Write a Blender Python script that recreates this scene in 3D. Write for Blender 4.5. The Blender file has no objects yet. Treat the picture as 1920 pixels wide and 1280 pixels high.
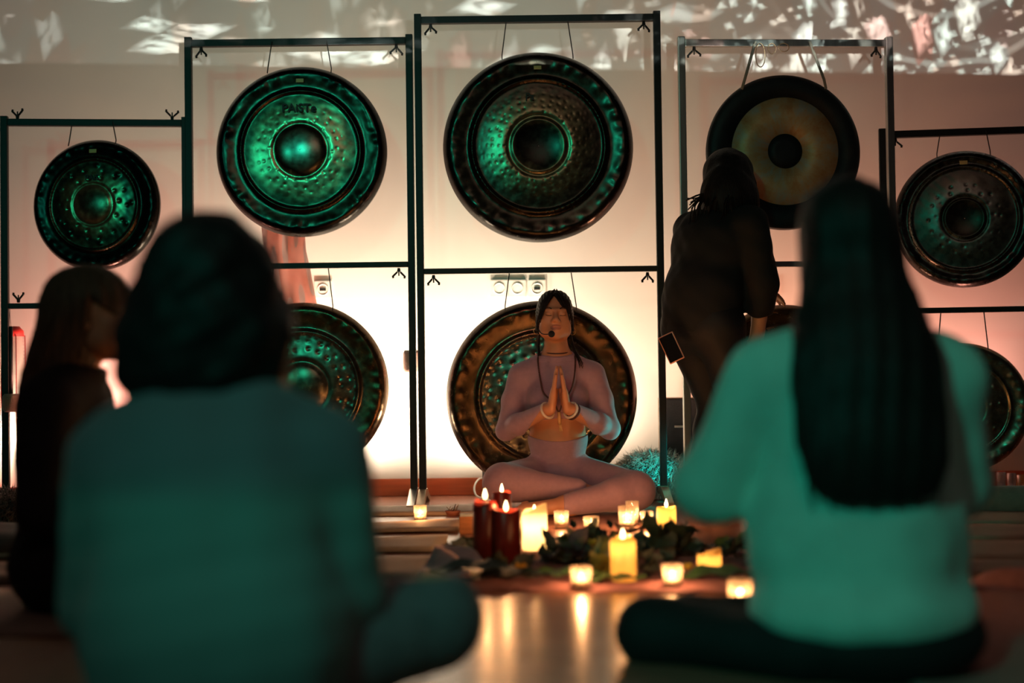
import bpy, bmesh, math, random
import numpy as np
from mathutils import Vector, Matrix, Euler

scene = bpy.context.scene
COL = scene.collection
random.seed(7)
RNG = np.random.default_rng(7)

# ------------------------------------------------------------------ camera
FPX = 2667.0                       # 50 mm lens on a 36 mm wide frame of 1920 px
CAM_H = 0.55                       # photographer sits on the floor
PITCH = math.atan(60.0 / FPX)
ROLL = math.radians(0.75)
_f = Vector((0, math.cos(PITCH), math.sin(PITCH)))
_r0 = Vector((1, 0, 0)); _u0 = Vector((0, -math.sin(PITCH), math.cos(PITCH)))
CR = _r0 * math.cos(ROLL) - _u0 * math.sin(ROLL)
CU = _u0 * math.cos(ROLL) + _r0 * math.sin(ROLL)
CP = Vector((0, 0, CAM_H))
cam_data = bpy.data.cameras.new('camera'); cam = bpy.data.objects.new('camera', cam_data)
COL.objects.link(cam)
cam_data.sensor_width = 36.0; cam_data.lens = 50.0
M = Matrix((CR, CU, -_f)).transposed().to_4x4(); M.translation = CP
cam.matrix_world = M
cam_data.clip_start = 0.05; cam_data.clip_end = 60
cam_data.dof.use_dof = True; cam_data.dof.focus_distance = 5.75; cam_data.dof.aperture_fstop = 1.25
scene.camera = cam

def W(px, py, d):
    """point seen at pixel (px, py) of the 1920x1280 frame at depth d along the view axis"""
    return CP + (_f + CR * ((px - 960) / FPX) + CU * ((640 - py) / FPX)) * d
def ray_plane_y(px, py, y):
    v = _f + CR * ((px - 960) / FPX) + CU * ((640 - py) / FPX)
    return CP + v * ((y - CP.y) / v.y)
def G(px, py, z=0.0):
    """floor point seen at a pixel"""
    v = _f + CR * ((px - 960) / FPX) + CU * ((640 - py) / FPX)
    return CP + v * ((z - CP.z) / v.z)

# ------------------------------------------------------------------ world, colour management
world = bpy.data.worlds.new('world'); scene.world = world; world.use_nodes = True
bgn = world.node_tree.nodes['Background']
bgn.inputs[0].default_value = (0.55, 0.42, 0.40, 1); bgn.inputs[1].default_value = 0.022
scene.view_settings.view_transform = 'Standard'; scene.view_settings.look = 'None'
scene.view_settings.exposure = 0.0; scene.view_settings.gamma = 1.0
scene.view_settings.use_curve_mapping = False

WALL_Y = 6.5
# ------------------------------------------------------------------ large lights
def look_at(o, tgt):
    d = (Vector(tgt) - o.location).normalized()
    o.rotation_euler = d.to_track_quat('-Z', 'Y').to_euler()
def area(name, loc, tgt, size, power, col, spread=180):
    l = bpy.data.lights.new(name, 'AREA'); l.energy = power; l.color = col; l.shape = 'DISK'; l.size = size
    l.spread = math.radians(spread)
    o = bpy.data.objects.new(name, l); COL.objects.link(o); o.location = loc; look_at(o, tgt); return o
def spot(name, loc, tgt, power, col, ang, blend=0.5, rad=0.03, parent=None):
    l = bpy.data.lights.new(name, 'SPOT'); l.energy = power; l.color = col; l.spot_size = math.radians(ang)
    l.spot_blend = blend; l.shadow_soft_size = rad
    o = bpy.data.objects.new(name, l); COL.objects.link(o); o.location = loc; look_at(o, tgt); return o
def point(name, loc, power, col, rad=0.02, parent=None):
    l = bpy.data.lights.new(name, 'POINT'); l.energy = power; l.color = col; l.shadow_soft_size = rad
    o = bpy.data.objects.new(name, l); COL.objects.link(o); o.location = loc; o.parent = parent; return o

TEAL = (0.015, 0.80, 0.58)
spot('teal_stage_light', (-1.5, -1.2, 2.3), (0.72, 2.6, 0.36), 175, TEAL, 41, 1.0, 0.12)
area('teal_stage_light_high', (-1.35, -0.6, 2.65), (-0.5, 6.1, 1.5), 0.28, 1.7, TEAL, 36)
area('teal_side_fill', (-3.3, -0.4, 2.2), (-1.8, 6.1, 1.3), 0.25, 1.3, TEAL, 40)  # added unseen light, gives the leftmost gong its teal glints
area('warm_pink_fill', (0.4, -0.2, 3.2), (0.3, 4.0, 0.6), 1.4, 5, (1.0, 0.62, 0.52), 180)  # added soft fill from behind the camera, not a lamp of the room
spot('rose_front_fill', (-0.5, 2.2, 2.8), (0.2, 5.5, 0.40), 66, (1.0, 0.27, 0.24), 29, 1.0, 0.15)  # added fill that tints the seated woman's front rose

# video projector: a spot lamp whose picture is drawn with nodes in the lamp's own direction space
PROJ = Vector((0.55, -0.8, 0.75))
def make_projector():
    l = bpy.data.lights.new('video_projector', 'SPOT'); l.energy = 1.0; l.spot_size = math.radians(60)
    l.spot_blend = 0.0; l.shadow_soft_size = 0.004
    o = bpy.data.objects.new('video_projector', l); COL.objects.link(o); o.location = PROJ
    o.rotation_euler = (math.radians(90), 0, 0)
    l.use_nodes = True; nt = l.node_tree; N = nt.nodes; L = nt.links
    em = [n for n in N if n.type == 'EMISSION'][0]
    tc = N.new('ShaderNodeTexCoord'); sp = N.new('ShaderNodeSeparateXYZ'); L.new(tc.outputs['Normal'], sp.inputs[0])
    def mth(op, a, b=None, c=None, clamp=False):
        m = N.new('ShaderNodeMath'); m.operation = op; m.use_clamp = clamp
        for i, v in enumerate((a, b, c)):
            if v is None: continue
            if isinstance(v, (int, float)): m.inputs[i].default_value = v
            else: L.new(v, m.inputs[i])
        return m.outputs[0]
    az = mth('ABSOLUTE', sp.outputs[2])
    u = mth('DIVIDE', sp.outputs[0], az); v = mth('DIVIDE', sp.outputs[1], az)
    cb = N.new('ShaderNodeCombineXYZ'); L.new(u, cb.inputs[0]); L.new(v, cb.inputs[1])
    uv = cb.outputs[0]
    def shards(scale, ang, stretch, thr, size, seed):
        nz = N.new('ShaderNodeTexNoise'); nz.inputs['Scale'].default_value = 9; L.new(uv, nz.inputs['Vector'])
        mp = N.new('ShaderNodeMapping'); mp.inputs['Rotation'].default_value[2] = math.radians(ang)
        mp.inputs['Location'].default_value = (seed, seed * .7, 0)
        mp.inputs['Scale'].default_value = (scale, scale * stretch, 1)
        ad = N.new('ShaderNodeMixRGB'); ad.blend_type = 'LINEAR_LIGHT'; ad.inputs[0].default_value = 0.008
        L.new(uv, ad.inputs[1]); L.new(nz.outputs['Color'], ad.inputs[2]); L.new(ad.outputs[0], mp.inputs['Vector'])
        vo = N.new('ShaderNodeTexVoronoi'); vo.voronoi_dimensions = '2D'; vo.distance = 'CHEBYCHEV'
        vo.inputs['Scale'].default_value = 1.0; L.new(mp.outputs[0], vo.inputs['Vector'])
        sc = N.new('ShaderNodeSeparateColor'); L.new(vo.outputs['Color'], sc.inputs[0])
        on = mth('SMOOTHSTEP' if False else 'GREATER_THAN', sc.outputs[0], thr)
        edge = mth('MULTIPLY', mth('SUBTRACT', mth('MULTIPLY', sc.outputs[1], size), vo.outputs['Distance']), 4.0, clamp=True)
        wv = N.new('ShaderNodeTexNoise'); wv.inputs['Scale'].default_value = 3.6; L.new(mp.outputs[0], wv.inputs['Vector'])
        return mth('MULTIPLY', mth('MULTIPLY', on, edge), mth('MULTIPLY', mth('SUBTRACT', wv.outputs['Fac'], .30), 4.0, clamp=True)), sc.outputs[2]
    s1, c1 = shards(24, 30, 3.0, .40, .56, 3.1)
    s2, c2 = shards(72, 62, .5, .28, .62, 8.3)
    s3, c3 = shards(120, -20, 1.4, .35, .55, 1.7)
    # swirl of thin arcs on the right
    sw = N.new('ShaderNodeMapping'); sw.inputs['Location'].default_value = (-.20, -.255, 0); L.new(uv, sw.inputs[0])
    ln = N.new('ShaderNodeVectorMath'); ln.operation = 'LENGTH'; L.new(sw.outputs[0], ln.inputs[0])
    wob = N.new('ShaderNodeTexNoise'); wob.inputs['Scale'].default_value = 16; L.new(uv, wob.inputs['Vector'])
    rad = mth('ADD', mth('MULTIPLY', ln.outputs['Value'], 205.0), mth('MULTIPLY', wob.outputs['Fac'], 3.2))
    arc = mth('MULTIPLY', mth('SUBTRACT', mth('SINE', rad), .86), 6.0, clamp=True)
    right = mth('MULTIPLY', mth('ADD', u, .05), 7.0, clamp=True)
    farright = mth('MULTIPLY', mth('SUBTRACT', u, .08), 10.0, clamp=True)
    left = mth('SUBTRACT', 1.0, right)
    tot = mth('ADD', mth('MULTIPLY', s1, mth('ADD', mth('MULTIPLY', left, 1.0), .08)),
              mth('ADD', mth('MULTIPLY', s2, mth('ADD', mth('MULTIPLY', right, 1.0), .22)),
                  mth('ADD', mth('MULTIPLY', s3, mth('MULTIPLY', right, .8)), mth('MULTIPLY', mth('MULTIPLY', arc, farright), .30))))
    tot = mth('ADD', tot, 0.065)
    cut = mth('MULTIPLY', mth('SUBTRACT', mth('ADD', v, mth('MULTIPLY', u, .0245)), PROJ_CUT), 400.0, clamp=True)
    val = mth('MULTIPLY', tot, cut)
    rp = N.new('ShaderNodeValToRGB'); L.new(c2, rp.inputs[0])
    e = rp.color_ramp.elements; e[0].position = 0; e[0].color = (1, .80, .66, 1); e[1].position = 1; e[1].color = (1, .50, .42, 1)
    m1 = rp.color_ramp.elements.new(.35); m1.color = (.80, 1, .92, 1); m2 = rp.color_ramp.elements.new(.86); m2.color = (.92, 1, .93, 1)
    L.new(rp.outputs[0], em.inputs['Color'])
    L.new(mth('MULTIPLY', val, PROJ_POWER), em.inputs['Strength'])
    return o
_a = ray_plane_y(0, 121, WALL_Y); _b = ray_plane_y(1920, 142, WALL_Y)
_va = (_a.z - PROJ.z) / (_a.y - PROJ.y); _vb = (_b.z - PROJ.z) / (_b.y - PROJ.y)
_ua = (_a.x - PROJ.x) / (_a.y - PROJ.y); _ub = (_b.x - PROJ.x) / (_b.y - PROJ.y)
PROJ_CUT = _va - (_vb - _va) / (_ub - _ua) * _ua
PROJ_POWER = 2500.0
make_projector()

# ------------------------------------------------------------------ helpers: tags, meshes, materials
def thing(name, label, cat, loc=(0, 0, 0), rotz=0.0, group=None):
    o = bpy.data.objects.new(name, None); COL.objects.link(o); o.empty_display_size = .05
    o.location = loc; o.rotation_euler = (0, 0, rotz); tag(o, label, cat, group); return o
def tag(o, label, cat, group=None):
    o['label'] = label; o['category'] = cat
    if group: o['group'] = group
    return o
def mobj(name, me, mat=None, parent=None):
    o = bpy.data.objects.new(name, me); COL.objects.link(o)
    if mat is not None and len(me.materials) == 0: me.materials.append(mat)
    if parent is not None: o.parent = parent
    return o
def np_mesh(name, V, F, smooth=True):
    """V (n,3), F (m,4) or (m,3) integer arrays"""
    me = bpy.data.meshes.new(name); V = np.asarray(V, np.float32); F = np.asarray(F, np.int32)
    me.vertices.add(len(V)); me.vertices.foreach_set('co', V.ravel())
    k = F.shape[1]; me.loops.add(F.size); me.loops.foreach_set('vertex_index', F.ravel())
    me.polygons.add(len(F)); me.polygons.foreach_set('loop_start', np.arange(0, F.size, k, dtype=np.int32))
    me.update(calc_edges=True); me.validate()
    if smooth: me.polygons.foreach_set('use_smooth', np.ones(len(me.polygons), bool))
    return me
def bm_mesh(bm, name, smooth=False):
    me = bpy.data.meshes.new(name); bmesh.ops.recalc_face_normals(bm, faces=bm.faces); bm.to_mesh(me); bm.free()
    if smooth: me.polygons.foreach_set('use_smooth', np.ones(len(me.polygons), bool))
    return me
def add_box(bm, lo, hi, bev=0.0, M4=None):
    lo = Vector(lo); hi = Vector(hi); c = (lo + hi) / 2; s = hi - lo
    m = Matrix.Translation(c) @ Matrix.Diagonal((s.x, s.y, s.z, 1))
    if M4 is not None: m = M4 @ m
    r = bmesh.ops.create_cube(bm, size=1.0, matrix=m)
    if bev > 0:
        es = list({e for v in r['verts'] for e in v.link_edges})
        bmesh.ops.bevel(bm, geom=es, offset=bev, segments=2, affect='EDGES', profile=.7)
def box_me(name, lo, hi, bev=0.004):
    bm = bmesh.new(); add_box(bm, lo, hi, bev); return bm_mesh(bm, name)
def lathe_me(name, prof, seg=32, axis='z', smooth=True, wob=None):
    """prof: list of (r, z); closed ends where r==0"""
    V = []; F = []; n = len(prof)
    for i, (r, z) in enumerate(prof):
        for j in range(seg):
            a = 2 * math.pi * j / seg; zz = z + (wob(i, a) if wob else 0)
            V.append((r * math.cos(a), r * math.sin(a), zz))
    for i in range(n - 1):
        for j in range(seg):
            k = (j + 1) % seg; F.append((i * seg + j, i * seg + k, (i + 1) * seg + k, (i + 1) * seg + j))
    V = np.array(V)
    if axis == 'y': V = V[:, [0, 2, 1]] * np.array([1, 1, 1])
    return np_mesh(name, V, np.array(F), smooth)
def tube_arrays(pts, rad, seg=8, flat=1.0):
    pts = [Vector(p) for p in pts]; n = len(pts)
    rad = [rad] * n if isinstance(rad, (int, float)) else rad
    V = []; F = []; up = Vector((0, 0, 1)); pn = None
    for i, p in enumerate(pts):
        t = (pts[min(i + 1, n - 1)] - pts[max(i - 1, 0)]).normalized()
        if pn is None:
            a = up if abs(t.dot(up)) < .9 else Vector((1, 0, 0)); pn = (a - t * a.dot(t)).normalized()
        else: pn = (pn - t * pn.dot(t)).normalized()
        b = t.cross(pn)
        for j in range(seg):
            an = 2 * math.pi * j / seg
            V.append(p + (pn * math.cos(an) + b * math.sin(an) * flat) * rad[i])
    for i in range(n - 1):
        for j in range(seg):
            k = (j + 1) % seg; F.append((i * seg + j, i * seg + k, (i + 1) * seg + k, (i + 1) * seg + j))
    for base, rev in ((0, True), ((n - 1) * seg, False)):
        c = len(V); V.append(pts[0] if rev else pts[-1])
        for j in range(seg):
            k = (j + 1) % seg
            F.append((base + k, base + j, c, c) if rev else (base + j, base + k, c, c))
    return V, F
def tubes_me(name, lst, seg=8, flat=1.0):
    """lst: (pts, rad) tuples joined in one mesh"""
    bm = bmesh.new()
    for pts, rad in lst:
        V, F = tube_arrays(pts, rad, seg, flat); vs = [bm.verts.new(v) for v in V]
        for f in F:
            f = list(dict.fromkeys(f))
            bm.faces.new([vs[i] for i in f])
    return bm_mesh(bm, name, True)
def spline(pts, n=24):
    P = [Vector(p) for p in pts]; out = []; m = len(P) - 1
    for i in range(n + 1):
        t = i / n * m; k = min(int(t), m - 1); u = t - k
        p0 = P[max(k - 1, 0)]; p1 = P[k]; p2 = P[k + 1]; p3 = P[min(k + 2, m)]
        out.append(.5 * ((2 * p1) + (p2 - p0) * u + (2 * p0 - 5 * p1 + 4 * p2 - p3) * u * u + (3 * p1 - p0 - 3 * p2 + p3) * u ** 3))
    return out

MATS = {}
def mat(name, col, rough=.6, metal=0.0, var=.12, nscale=30, bump=0.0, bscale=120, sss=0.0, spec=.5, stretch=None, sheen=0.0, coat=0.0, emit=None):
    """principled surface with procedural colour variation and fine relief"""
    if name in MATS: return MATS[name]
    m = bpy.data.materials.new(name); m.use_nodes = True; nt = m.node_tree; N = nt.nodes; L = nt.links
    b = N['Principled BSDF']; b.inputs['Roughness'].default_value = rough; b.inputs['Metallic'].default_value = metal
    b.inputs['Specular IOR Level'].default_value = spec
    if sss: b.inputs['Subsurface Weight'].default_value = sss; b.inputs['Subsurface Radius'].default_value = (.012, .006, .003)
    if sheen: b.inputs['Sheen Weight'].default_value = sheen
    if coat: b.inputs['Coat Weight'].default_value = coat
    tc = N.new('ShaderNodeTexCoord'); mp = N.new('ShaderNodeMapping'); L.new(tc.outputs['Object'], mp.inputs[0])
    if stretch: mp.inputs['Scale'].default_value = stretch
    nz = N.new('ShaderNodeTexNoise'); nz.inputs['Scale'].default_value = nscale; nz.inputs['Detail'].default_value = 4
    L.new(mp.outputs[0], nz.inputs['Vector'])
    rp = N.new('ShaderNodeValToRGB'); L.new(nz.outputs['Fac'], rp.inputs[0])
    c = Vector(col); e = rp.color_ramp.elements
    e[0].position = .3; e[0].color = (*(c * (1 - var)), 1); e[1].position = .7; e[1].color = (*[min(x * (1 + var), 1) for x in c], 1)
    L.new(rp.outputs[0], b.inputs['Base Color'])
    if bump:
        n2 = N.new('ShaderNodeTexNoise'); n2.inputs['Scale'].default_value = bscale; n2.inputs['Detail'].default_value = 3
        L.new(mp.outputs[0], n2.inputs['Vector'])
        bp = N.new('ShaderNodeBump'); bp.inputs['Strength'].default_value = bump; bp.inputs['Distance'].default_value = .01
        L.new(n2.outputs['Fac'], bp.inputs['Height']); L.new(bp.outputs[0], b.inputs['Normal'])
    if emit:
        b.inputs['Emission Color'].default_value = (*emit[0], 1); b.inputs['Emission Strength'].default_value = emit[1]
    MATS[name] = m; return m
def translucent_mat(name, col, trans=.6, rough=.5, thru=0.0, gloss=.08):
    """thin wall that lets light through: diffuse + translucent (+ clear) + a little gloss"""
    if name in MATS: return MATS[name]
    m = bpy.data.materials.new(name); m.use_nodes = True; nt = m.node_tree; N = nt.nodes; L = nt.links
    out = N['Material Output']; N.remove(N['Principled BSDF'])
    nz = N.new('ShaderNodeTexNoise'); nz.inputs['Scale'].default_value = 25
    tc = N.new('ShaderNodeTexCoord'); L.new(tc.outputs['Object'], nz.inputs['Vector'])
    rp = N.new('ShaderNodeValToRGB'); L.new(nz.outputs['Fac'], rp.inputs[0]); c = Vector(col)
    rp.color_ramp.elements[0].color = (*(c * .9), 1); rp.color_ramp.elements[1].color = (*[min(x * 1.06, 1) for x in c], 1)
    d = N.new('ShaderNodeBsdfDiffuse'); t = N.new('ShaderNodeBsdfTranslucent'); g = N.new('ShaderNodeBsdfGlossy'); p = N.new('ShaderNodeBsdfTransparent')
    g.inputs['Roughness'].default_value = rough
    for x in (d, t): L.new(rp.outputs[0], x.inputs[0])
    def mix(f, a, b):
        x = N.new('ShaderNodeMixShader'); x.inputs[0].default_value = f; L.new(a, x.inputs[1]); L.new(b, x.inputs[2]); return x.outputs[0]
    s = mix(trans, d.outputs[0], t.outputs[0])
    if thru: s = mix(thru, s, p.outputs[0])
    lw = N.new('ShaderNodeLayerWeight'); lw.inputs[0].default_value = .35
    mm = N.new('ShaderNodeMath'); mm.operation = 'MULTIPLY_ADD'; L.new(lw.outputs['Fresnel'], mm.inputs[0]); mm.inputs[1].default_value = .7; mm.inputs[2].default_value = gloss * .3
    x = N.new('ShaderNodeMixShader'); L.new(mm.outputs[0], x.inputs[0]); L.new(s, x.inputs[1]); L.new(g.outputs[0], x.inputs[2])
    L.new(x.outputs[0], out.inputs[0]); MATS[name] = m; return m

# ------------------------------------------------------------------ room
def wall_material():
    return mat('wall_paint', (.80, .77, .73), .85, var=.03, nscale=2.5, bump=.05, bscale=220)
def floor_material():
    m = bpy.data.materials.new('lacquered_boards'); m.use_nodes = True; nt = m.node_tree; N = nt.nodes; L = nt.links
    b = N['Principled BSDF']; tc = N.new('ShaderNodeTexCoord')
    mp = N.new('ShaderNodeMapping'); L.new(tc.outputs['Object'], mp.inputs[0]); mp.inputs['Scale'].default_value = (2.2, 26, 1)
    nz = N.new('ShaderNodeTexNoise'); nz.inputs['Scale'].default_value = 1.5; nz.inputs['Detail'].default_value = 6; L.new(mp.outputs[0], nz.inputs[0])
    br = N.new('ShaderNodeTexBrick'); L.new(tc.outputs['Object'], br.inputs['Vector'])
    br.inputs['Scale'].default_value = 1.0; br.inputs['Brick Width'].default_value = 1.9; br.inputs['Row Height'].default_value = .13
    br.inputs['Mortar Size'].default_value = .0016; br.inputs['Color1'].default_value = (.36, .17, .115, 1); br.inputs['Color2'].default_value = (.29, .13, .09, 1)
    br.inputs['Mortar'].default_value = (.10, .05, .035, 1)
    mx = N.new('ShaderNodeMixRGB'); mx.blend_type = 'MULTIPLY'; mx.inputs[0].default_value = .45
    rp = N.new('ShaderNodeValToRGB'); rp.color_ramp.elements[0].color = (.5, .45, .42, 1); rp.color_ramp.elements[1].color = (1, 1, 1, 1)
    L.new(nz.outputs['Fac'], rp.inputs[0]); L.new(br.outputs['Color'], mx.inputs[1]); L.new(rp.outputs[0], mx.inputs[2])
    L.new(mx.outputs[0], b.inputs['Base Color'])
    b.inputs['Roughness'].default_value = .27; b.inputs['Specular IOR Level'].default_value = .36; b.inputs['Coat Weight'].default_value = .05; b.inputs['Coat Roughness'].default_value = .12
    return m
def structure(o): o['kind'] = 'structure'; return o
structure(mobj('floor', box_me('floor', (-4.2, -2.5, -.08), (4.2, WALL_Y, 0), 0), floor_material()))
structure(mobj('wall_back', box_me('wall_back', (-4.2, WALL_Y, -.08), (4.2, WALL_Y + .12, 3.3), 0), wall_material()))
bb = structure(mobj('baseboard_back', box_me('baseboard', (-4.2, WALL_Y - .016, 0), (4.2, WALL_Y, .078), .004), mat('stained_skirting', (.62, .13, .045), .45, var=.15, nscale=12, stretch=(.3, 4, 4))))

# ------------------------------------------------------------------ gong stands
BLACK = mat('black_steel', (.007, .008, .008), .5, 0, var=.2, bump=.05, spec=.3)
STEEL = mat('brushed_steel', (.34, .36, .34), .34, .9, var=.15, nscale=60, stretch=(1, 1, .1))
CHROME = mat('bright_metal', (.62, .60, .56), .25, 1.0, var=.1)
T = .030
def wing_nut_me():
    bm = bmesh.new()
    bmesh.ops.create_cone(bm, cap_ends=True, segments=8, radius1=.0085, radius2=.006, depth=.016, matrix=Matrix.Translation((0, 0, -.008)))
    bmesh.ops.create_cone(bm, cap_ends=True, segments=8, radius1=.003, radius2=.003, depth=.03, matrix=Matrix.Translation((0, 0, -.018)))
    for s in (-1, 1):
        add_box(bm, (-.004, -.003, -.014), (.004, .003, .014), .0025, Matrix.Translation((s * .017, 0, -.026)) @ Matrix.Rotation(s * math.radians(-48), 4, 'Y')); add_box(bm, (-.004, -.003, -.006), (.004, .003, .006), .002, Matrix.Translation((s * .027, 0, -.038)) @ Matrix.Rotation(s * math.radians(10), 4, 'Y'))
    return bm_mesh(bm, 'wing_nut')
WING = wing_nut_me(); WING.materials.append(BLACK)
def stand(label, xl, yl, dl, xr, yr, dr, ymid, m, nut_up=False, foot_m=None, nuts=True, group=None):
    A = W(xl, yl, dl); B = W(xr, yr, dr)
    z_top = (A.z + B.z) / 2
    c = Vector(((A.x + B.x) / 2, (A.y + B.y) / 2, 0)); d = B - A; rz = math.atan2(d.y, d.x); w = math.hypot(d.x, d.y)
    mid = W((xl + xr) / 2, ymid, (dl + dr) / 2).z
    root = thing('gong_stand', label, 'gong stand', c, rz, group)
    h = w / 2; fm = foot_m or m
    for s in (-1, 1):
        mobj('post', box_me('post', (s * h - T / 2, -T / 2, .065), (s * h + T / 2, T / 2, z_top + T / 2 + .012), .003), m, root)
        ft = bmesh.new()
        prof = [(-.24, 0.0), (-.24, .018), (-.05, .068), (.05, .068), (.24, .018), (.24, 0), (.20, 0), (.04, .036), (-.04, .036), (-.20, 0)]
        vs = [[ft.verts.new((s * h + sx * .016, y, z)) for y, z in prof] for sx in (-1, 1)]
        n = len(prof)
        for i in range(n): j = (i + 1) % n; ft.faces.new((vs[0][i], vs[0][j], vs[1][j], vs[1][i]))
        ft.faces.new(vs[0]); ft.faces.new(vs[1][::-1])
        mobj('foot', bm_mesh(ft, 'foot'), fm, root)
    mobj('top_bar', box_me('top_bar', (-h + T / 2, -T / 2, z_top - T / 2), (h - T / 2, T / 2, z_top + T / 2), .003), m, root)
    mobj('middle_bar', box_me('middle_bar', (-h + T / 2, -T / 2 + .002, mid - .012), (h - T / 2, T / 2 - .002, mid + .012), .003), m, root)
    if nuts:
        for s in (-1, 1):
            for zz in (z_top, mid):
                o = mobj('wing_nut', WING, None, root); o.location = (s * (h - .055), 0, zz + (T / 2 if nut_up else -T / 2)); 
                o.rotation_euler = (math.pi if nut_up else 0, 0, .5 * s)
    root['w'] = w; root['ztop'] = z_top; root['mid'] = mid
    return root
SA = stand('low black gong stand at the left edge of the row', 8, 229, 6.12, 347, 232, 6.20, 573, BLACK, nut_up=True)
SB = stand('tall black gong stand second from the left, carrying the lettered gong', 353, 80, 6.08, 767, 79, 6.08, 499, BLACK, foot_m=CHROME)
SC = stand('tallest black gong stand at centre behind the cross-legged woman', 783, 37, 6.05, 1231, 35, 6.05, 507, BLACK, foot_m=mat('foot_plate', (.55, .42, .28), .3, .8))
SD = stand('silver steel gong stand behind the standing person', 1277, 79, 6.0, 1666, 84, 6.06, 496, STEEL)
SE = stand('low black gong stand cut by the right edge', 1654, 248, 6.12, 1985, 247, 6.02, 581, BLACK)

# ------------------------------------------------------------------ gongs
def gong_material(name, stops, rough=.33, spots=.35, rb=.25):
    m = bpy.data.materials.new(name); m.use_nodes = True; nt = m.node_tree; N = nt.nodes; L = nt.links
    b = N['Principled BSDF']; b.inputs['Metallic'].default_value = .92
    tc = N.new('ShaderNodeTexCoord'); sp = N.new('ShaderNodeSeparateXYZ'); L.new(tc.outputs['Object'], sp.inputs[0])
    cb = N.new('ShaderNodeCombineXYZ'); L.new(sp.outputs[0], cb.inputs[0]); L.new(sp.outputs[2], cb.inputs[1])
    ln = N.new('ShaderNodeVectorMath'); ln.operation = 'LENGTH'; L.new(cb.outputs[0], ln.inputs[0])
    nz = N.new('ShaderNodeTexNoise'); nz.inputs['Scale'].default_value = 9; nz.inputs['Detail'].default_value = 5; L.new(tc.outputs['Object'], nz.inputs[0])
    ad = N.new('ShaderNodeMath'); ad.operation = 'MULTIPLY_ADD'; L.new(nz.outputs['Fac'], ad.inputs[0]); ad.inputs[1].default_value = .10; ad.inputs[2].default_value = -.05
    su = N.new('ShaderNodeMath'); su.operation = 'ADD'; L.new(ad.outputs[0], su.inputs[0]); L.new(ln.outputs['Value'], su.inputs[1])
    rp = N.new('ShaderNodeValToRGB'); L.new(su.outputs[0], rp.inputs[0])
    els = rp.color_ramp.elements
    els[0].position, els[0].color = stops[0][0], (*stops[0][1], 1); els[1].position, els[1].color = stops[-1][0], (*stops[-1][1], 1)
    for p, c in stops[1:-1]: x = els.new(p); x.color = (*c, 1)
    n2 = N.new('ShaderNodeTexNoise'); n2.inputs['Scale'].default_value = 38; n2.inputs['Detail'].default_value = 6; L.new(tc.outputs['Object'], n2.inputs[0])
    r2 = N.new('ShaderNodeValToRGB'); r2.color_ramp.elements[0].position = .35; r2.color_ramp.elements[1].position = .65
    r2.color_ramp.elements[0].color = (1 - spots,) * 3 + (1,); r2.color_ramp.elements[1].color = (1, 1, 1, 1); L.new(n2.outputs['Fac'], r2.inputs[0])
    mx = N.new('ShaderNodeMixRGB'); mx.blend_type = 'MULTIPLY'; mx.inputs[0].default_value = 1; L.new(rp.outputs[0], mx.inputs[1]); L.new(r2.outputs[0], mx.inputs[2])
    L.new(mx.outputs[0], b.inputs['Base Color'])
    rr = N.new('ShaderNodeMath'); rr.operation = 'MULTIPLY_ADD'; L.new(n2.outputs['Fac'], rr.inputs[0]); rr.inputs[1].default_value = rb; rr.inputs[2].default_value = rough - rb / 2
    L.new(rr.outputs[0], b.inputs['Roughness'])
    MATS[name] = m; return m
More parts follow.
